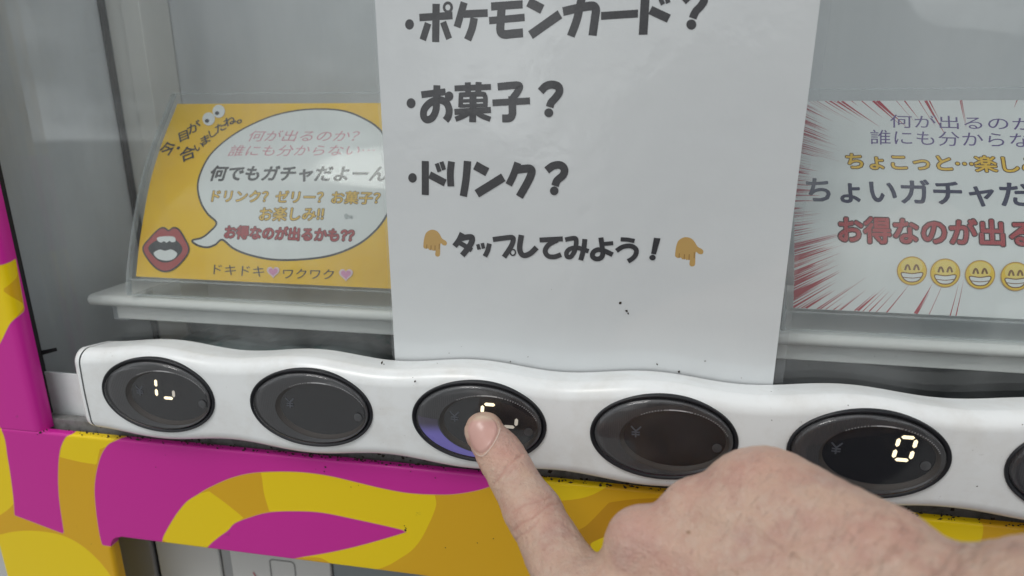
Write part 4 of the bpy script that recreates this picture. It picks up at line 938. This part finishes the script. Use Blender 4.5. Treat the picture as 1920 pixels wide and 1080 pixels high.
# ------------------------------------------------------------------ the rest of the person, behind the camera: mirrored softly in the window
def blobs(name, L, h, m, parent):
    global bones_arr
    keep = bones_arr; bones_arr = [(np.array(a), np.array(b_), ra, rb, k_) for a, b_, ra, rb, k_ in L]
    lo_pad = max(max(q[2], q[3]) for q in bones_arr) + .03
    ends = np.array([p for b_ in bones_arr for p in (b_[0], b_[1])]); V_, F_ = surface_net(h, lo_pad); F_ = F_[(F_ >= 0).all(1)]
    for _ in range(2): V_ = V_ - grad(V_, 1e-3) * sdf(V_)[:, None]
    bones_arr = keep; return obj(name, V_, F_, m, parent, smooth=True) if name else (V_, F_)
cloth = mat('dark_jacket_cloth', (.035, .038, .05), .85, bump=(300, .3, .001))
el = np.array((.290, -.225, .030))
blobs('jacket', [((.19, -.53, .08), (.20, -.53, -.38), .105, .100, .03), ((.37, -.53, .08), (.36, -.53, -.38), .105, .100, .03), ((.13, -.53, .125), (.43, -.53, .125), .062, .062, .04), ((.28, -.53, .16), (.28, -.53, .19), .075, .062, .04),
    ((.45, -.51, .10), tuple(el), .062, .046, .03), (tuple(el), (.245, -.188, .024), .046, .043, .02), ((.11, -.53, .11), (.04, -.55, -.16), .060, .050, .03), ((.04, -.55, -.16), (.12, -.47, -.36), .050, .046, .02)], .011, cloth, HAND)
blobs('trousers', [((.21, -.53, -.36), (.20, -.53, -.72), .095, .070, .03), ((.20, -.53, -.72), (.19, -.53, -1.10), .070, .052, .02), ((.35, -.53, -.36), (.37, -.53, -.72), .095, .070, .03), ((.37, -.53, -.72), (.38, -.53, -1.10), .070, .052, .02)], .012, mat('trouser_cloth', (.05, .055, .07), .9), HAND)
for x in (.19, .38): blobs('shoe', [((x, -.55, -1.115), (x, -.41, -1.122), .042, .034, .01)], .008, mat('shoe_leather', (.03, .03, .03), .5), HAND)
hc = np.array((.28, -.515, .345))
HVh, HFh = blobs(None, [(tuple(hc + (0, -.012, .035)), tuple(hc + (0, .012, .030)), .082, .078, .02), (tuple(hc + (0, .025, -.02)), tuple(hc + (0, .045, -.065)), .062, .040, .03), (tuple(hc + (0, -.015, -.05)), (.28, -.53, .17), .052, .056, .02),
    (tuple(hc + (0, .088, .012)), tuple(hc + (0, .103, -.016)), .009, .013, .008), (tuple(hc + (-.078, -.005, .015)), tuple(hc + (-.080, -.010, -.022)), .012, .010, .008), (tuple(hc + (.078, -.005, .015)), tuple(hc + (.080, -.010, -.022)), .012, .010, .008),
    (tuple(hc + (-.022, .078, -.052)), tuple(hc + (.022, .078, -.052)), .009, .009, .008)], .006, None, None)
me = HAND.data; bm = bmesh.new(); bm.from_mesh(me); vs = [bm.verts.new(v - WLOC[HAND]) for v in HVh]
for f in HFh:
    try: bm.faces.new([vs[i_] for i_ in f]).smooth = True
    except ValueError: pass
bm.to_mesh(me); bm.free()
blobs('hair', [(tuple(hc + (0, -.025, .050)), tuple(hc + (0, .010, .058)), .088, .076, .02), (tuple(hc + (-.05, -.03, 0)), tuple(hc + (.05, -.03, 0)), .052, .052, .02)], .008, mat('hair_black', (.015, .013, .012), .5), HAND)
for x in (-.031, .031): blobs('eye', [(tuple(hc + (x, .072, .012)), tuple(hc + (x, .0725, .012)), .0125, .0125, .002)], .003, mat('eye_white', (.7, .7, .68), .2), HAND)

# ------------------------------------------------------------------ dirt: crumbs on the ledge, on the strip and on the notice
mb = MB()
def crumb(c, s):
    V_ = RNG.normal(size=(6, 3)); V_ = np.array([(1, 0, 0), (-1, 0, 0), (0, 1, 0), (0, -1, 0), (0, 0, 1), (0, 0, -1)]) * RNG.uniform(.5, 1.2, (6, 3)).max(1, keepdims=True) * np.array((RNG.uniform(.6, 1.6), .5, RNG.uniform(.5, 1.1)))
    a = RNG.uniform(0, 6.28); R_ = np.array([[math.cos(a), 0, math.sin(a)], [0, 1, 0], [-math.sin(a), 0, math.cos(a)]])
    mb.add(np.array(c) + (V_ * s) @ R_.T, [(0, 2, 4), (2, 1, 4), (1, 3, 4), (3, 0, 4), (2, 0, 5), (1, 2, 5), (3, 1, 5), (0, 3, 5)])
for _ in range(330):
    x = random.uniform(-.19, .20); y = random.uniform(.0085, .0115); crumb((x, y, ZP + .0013), random.choice((.0002, .0003, .0004, .0006, .0008)))
for _ in range(90):
    x = random.uniform(-.175, .20); crumb((x, .0137, random.uniform(-.0275, -.0232)), random.choice((.0003, .0005, .0008)))
for px, py, s in ((716, 680, 5), (720, 683, 3), (778, 715, 4), (774, 708, 2), (767, 690, 2.5), (1213, 698, 3), (1273, 697, 4), (1175, 583, 6.5), (1178, 588, 4), (1163, 568, 5), (1034, 543, 2.5), (1232, 683, 2.5), (1322, 677, 3), (1390, 709, 2), (990, 669, 2.5), (1031, 543, 1.8), (957, 678, 2), (842, 662, 1.6), (865, 650, 1.4), (1446, 735, 2.4), (1590, 760, 1.8), (1447, 788, 1.6), (1540, 727, 2), (1640, 668, 1.5), (1851, 764, 2), (1917, 796, 2.2), (1832, 912, 2), (820, 681, 2), (1420, 728, 2.5), (1680, 668, 1.4)):
    below = py > 640 + (px - 200) * .085 - 12
    p = at(px, py, PY - .0004 if not below else .0006); 
    if below and py < 660 + (px - 300) * .06 + 14: p = at(px, py, .010)
    crumb(p, s * .00011)
for px, py, s in ((75, 811, 7), (82, 808, 5), (88, 806, 5), (70, 815, 4), (760, 994, 5), (758, 986, 3), (761, 990, 3.5), (610, 876, 4), (608, 884, 3), (592, 880, 2), (925, 1010, 3), (895, 1018, 2.5), (835, 1027, 2), (310, 853, 2), (292, 876, 2), (658, 913, 2.5), (672, 910, 2), (816, 896, 2.5), (770, 884, 2.5), (171, 1020, 2)):
    crumb(at(px, py, YF - .0001), s * .00011)
o = mb.build('dirt_crumbs', M['dirt']); o['kind'] = 'stuff'; o['label'] = 'dark crumbs of dirt on the ledge and button strip'
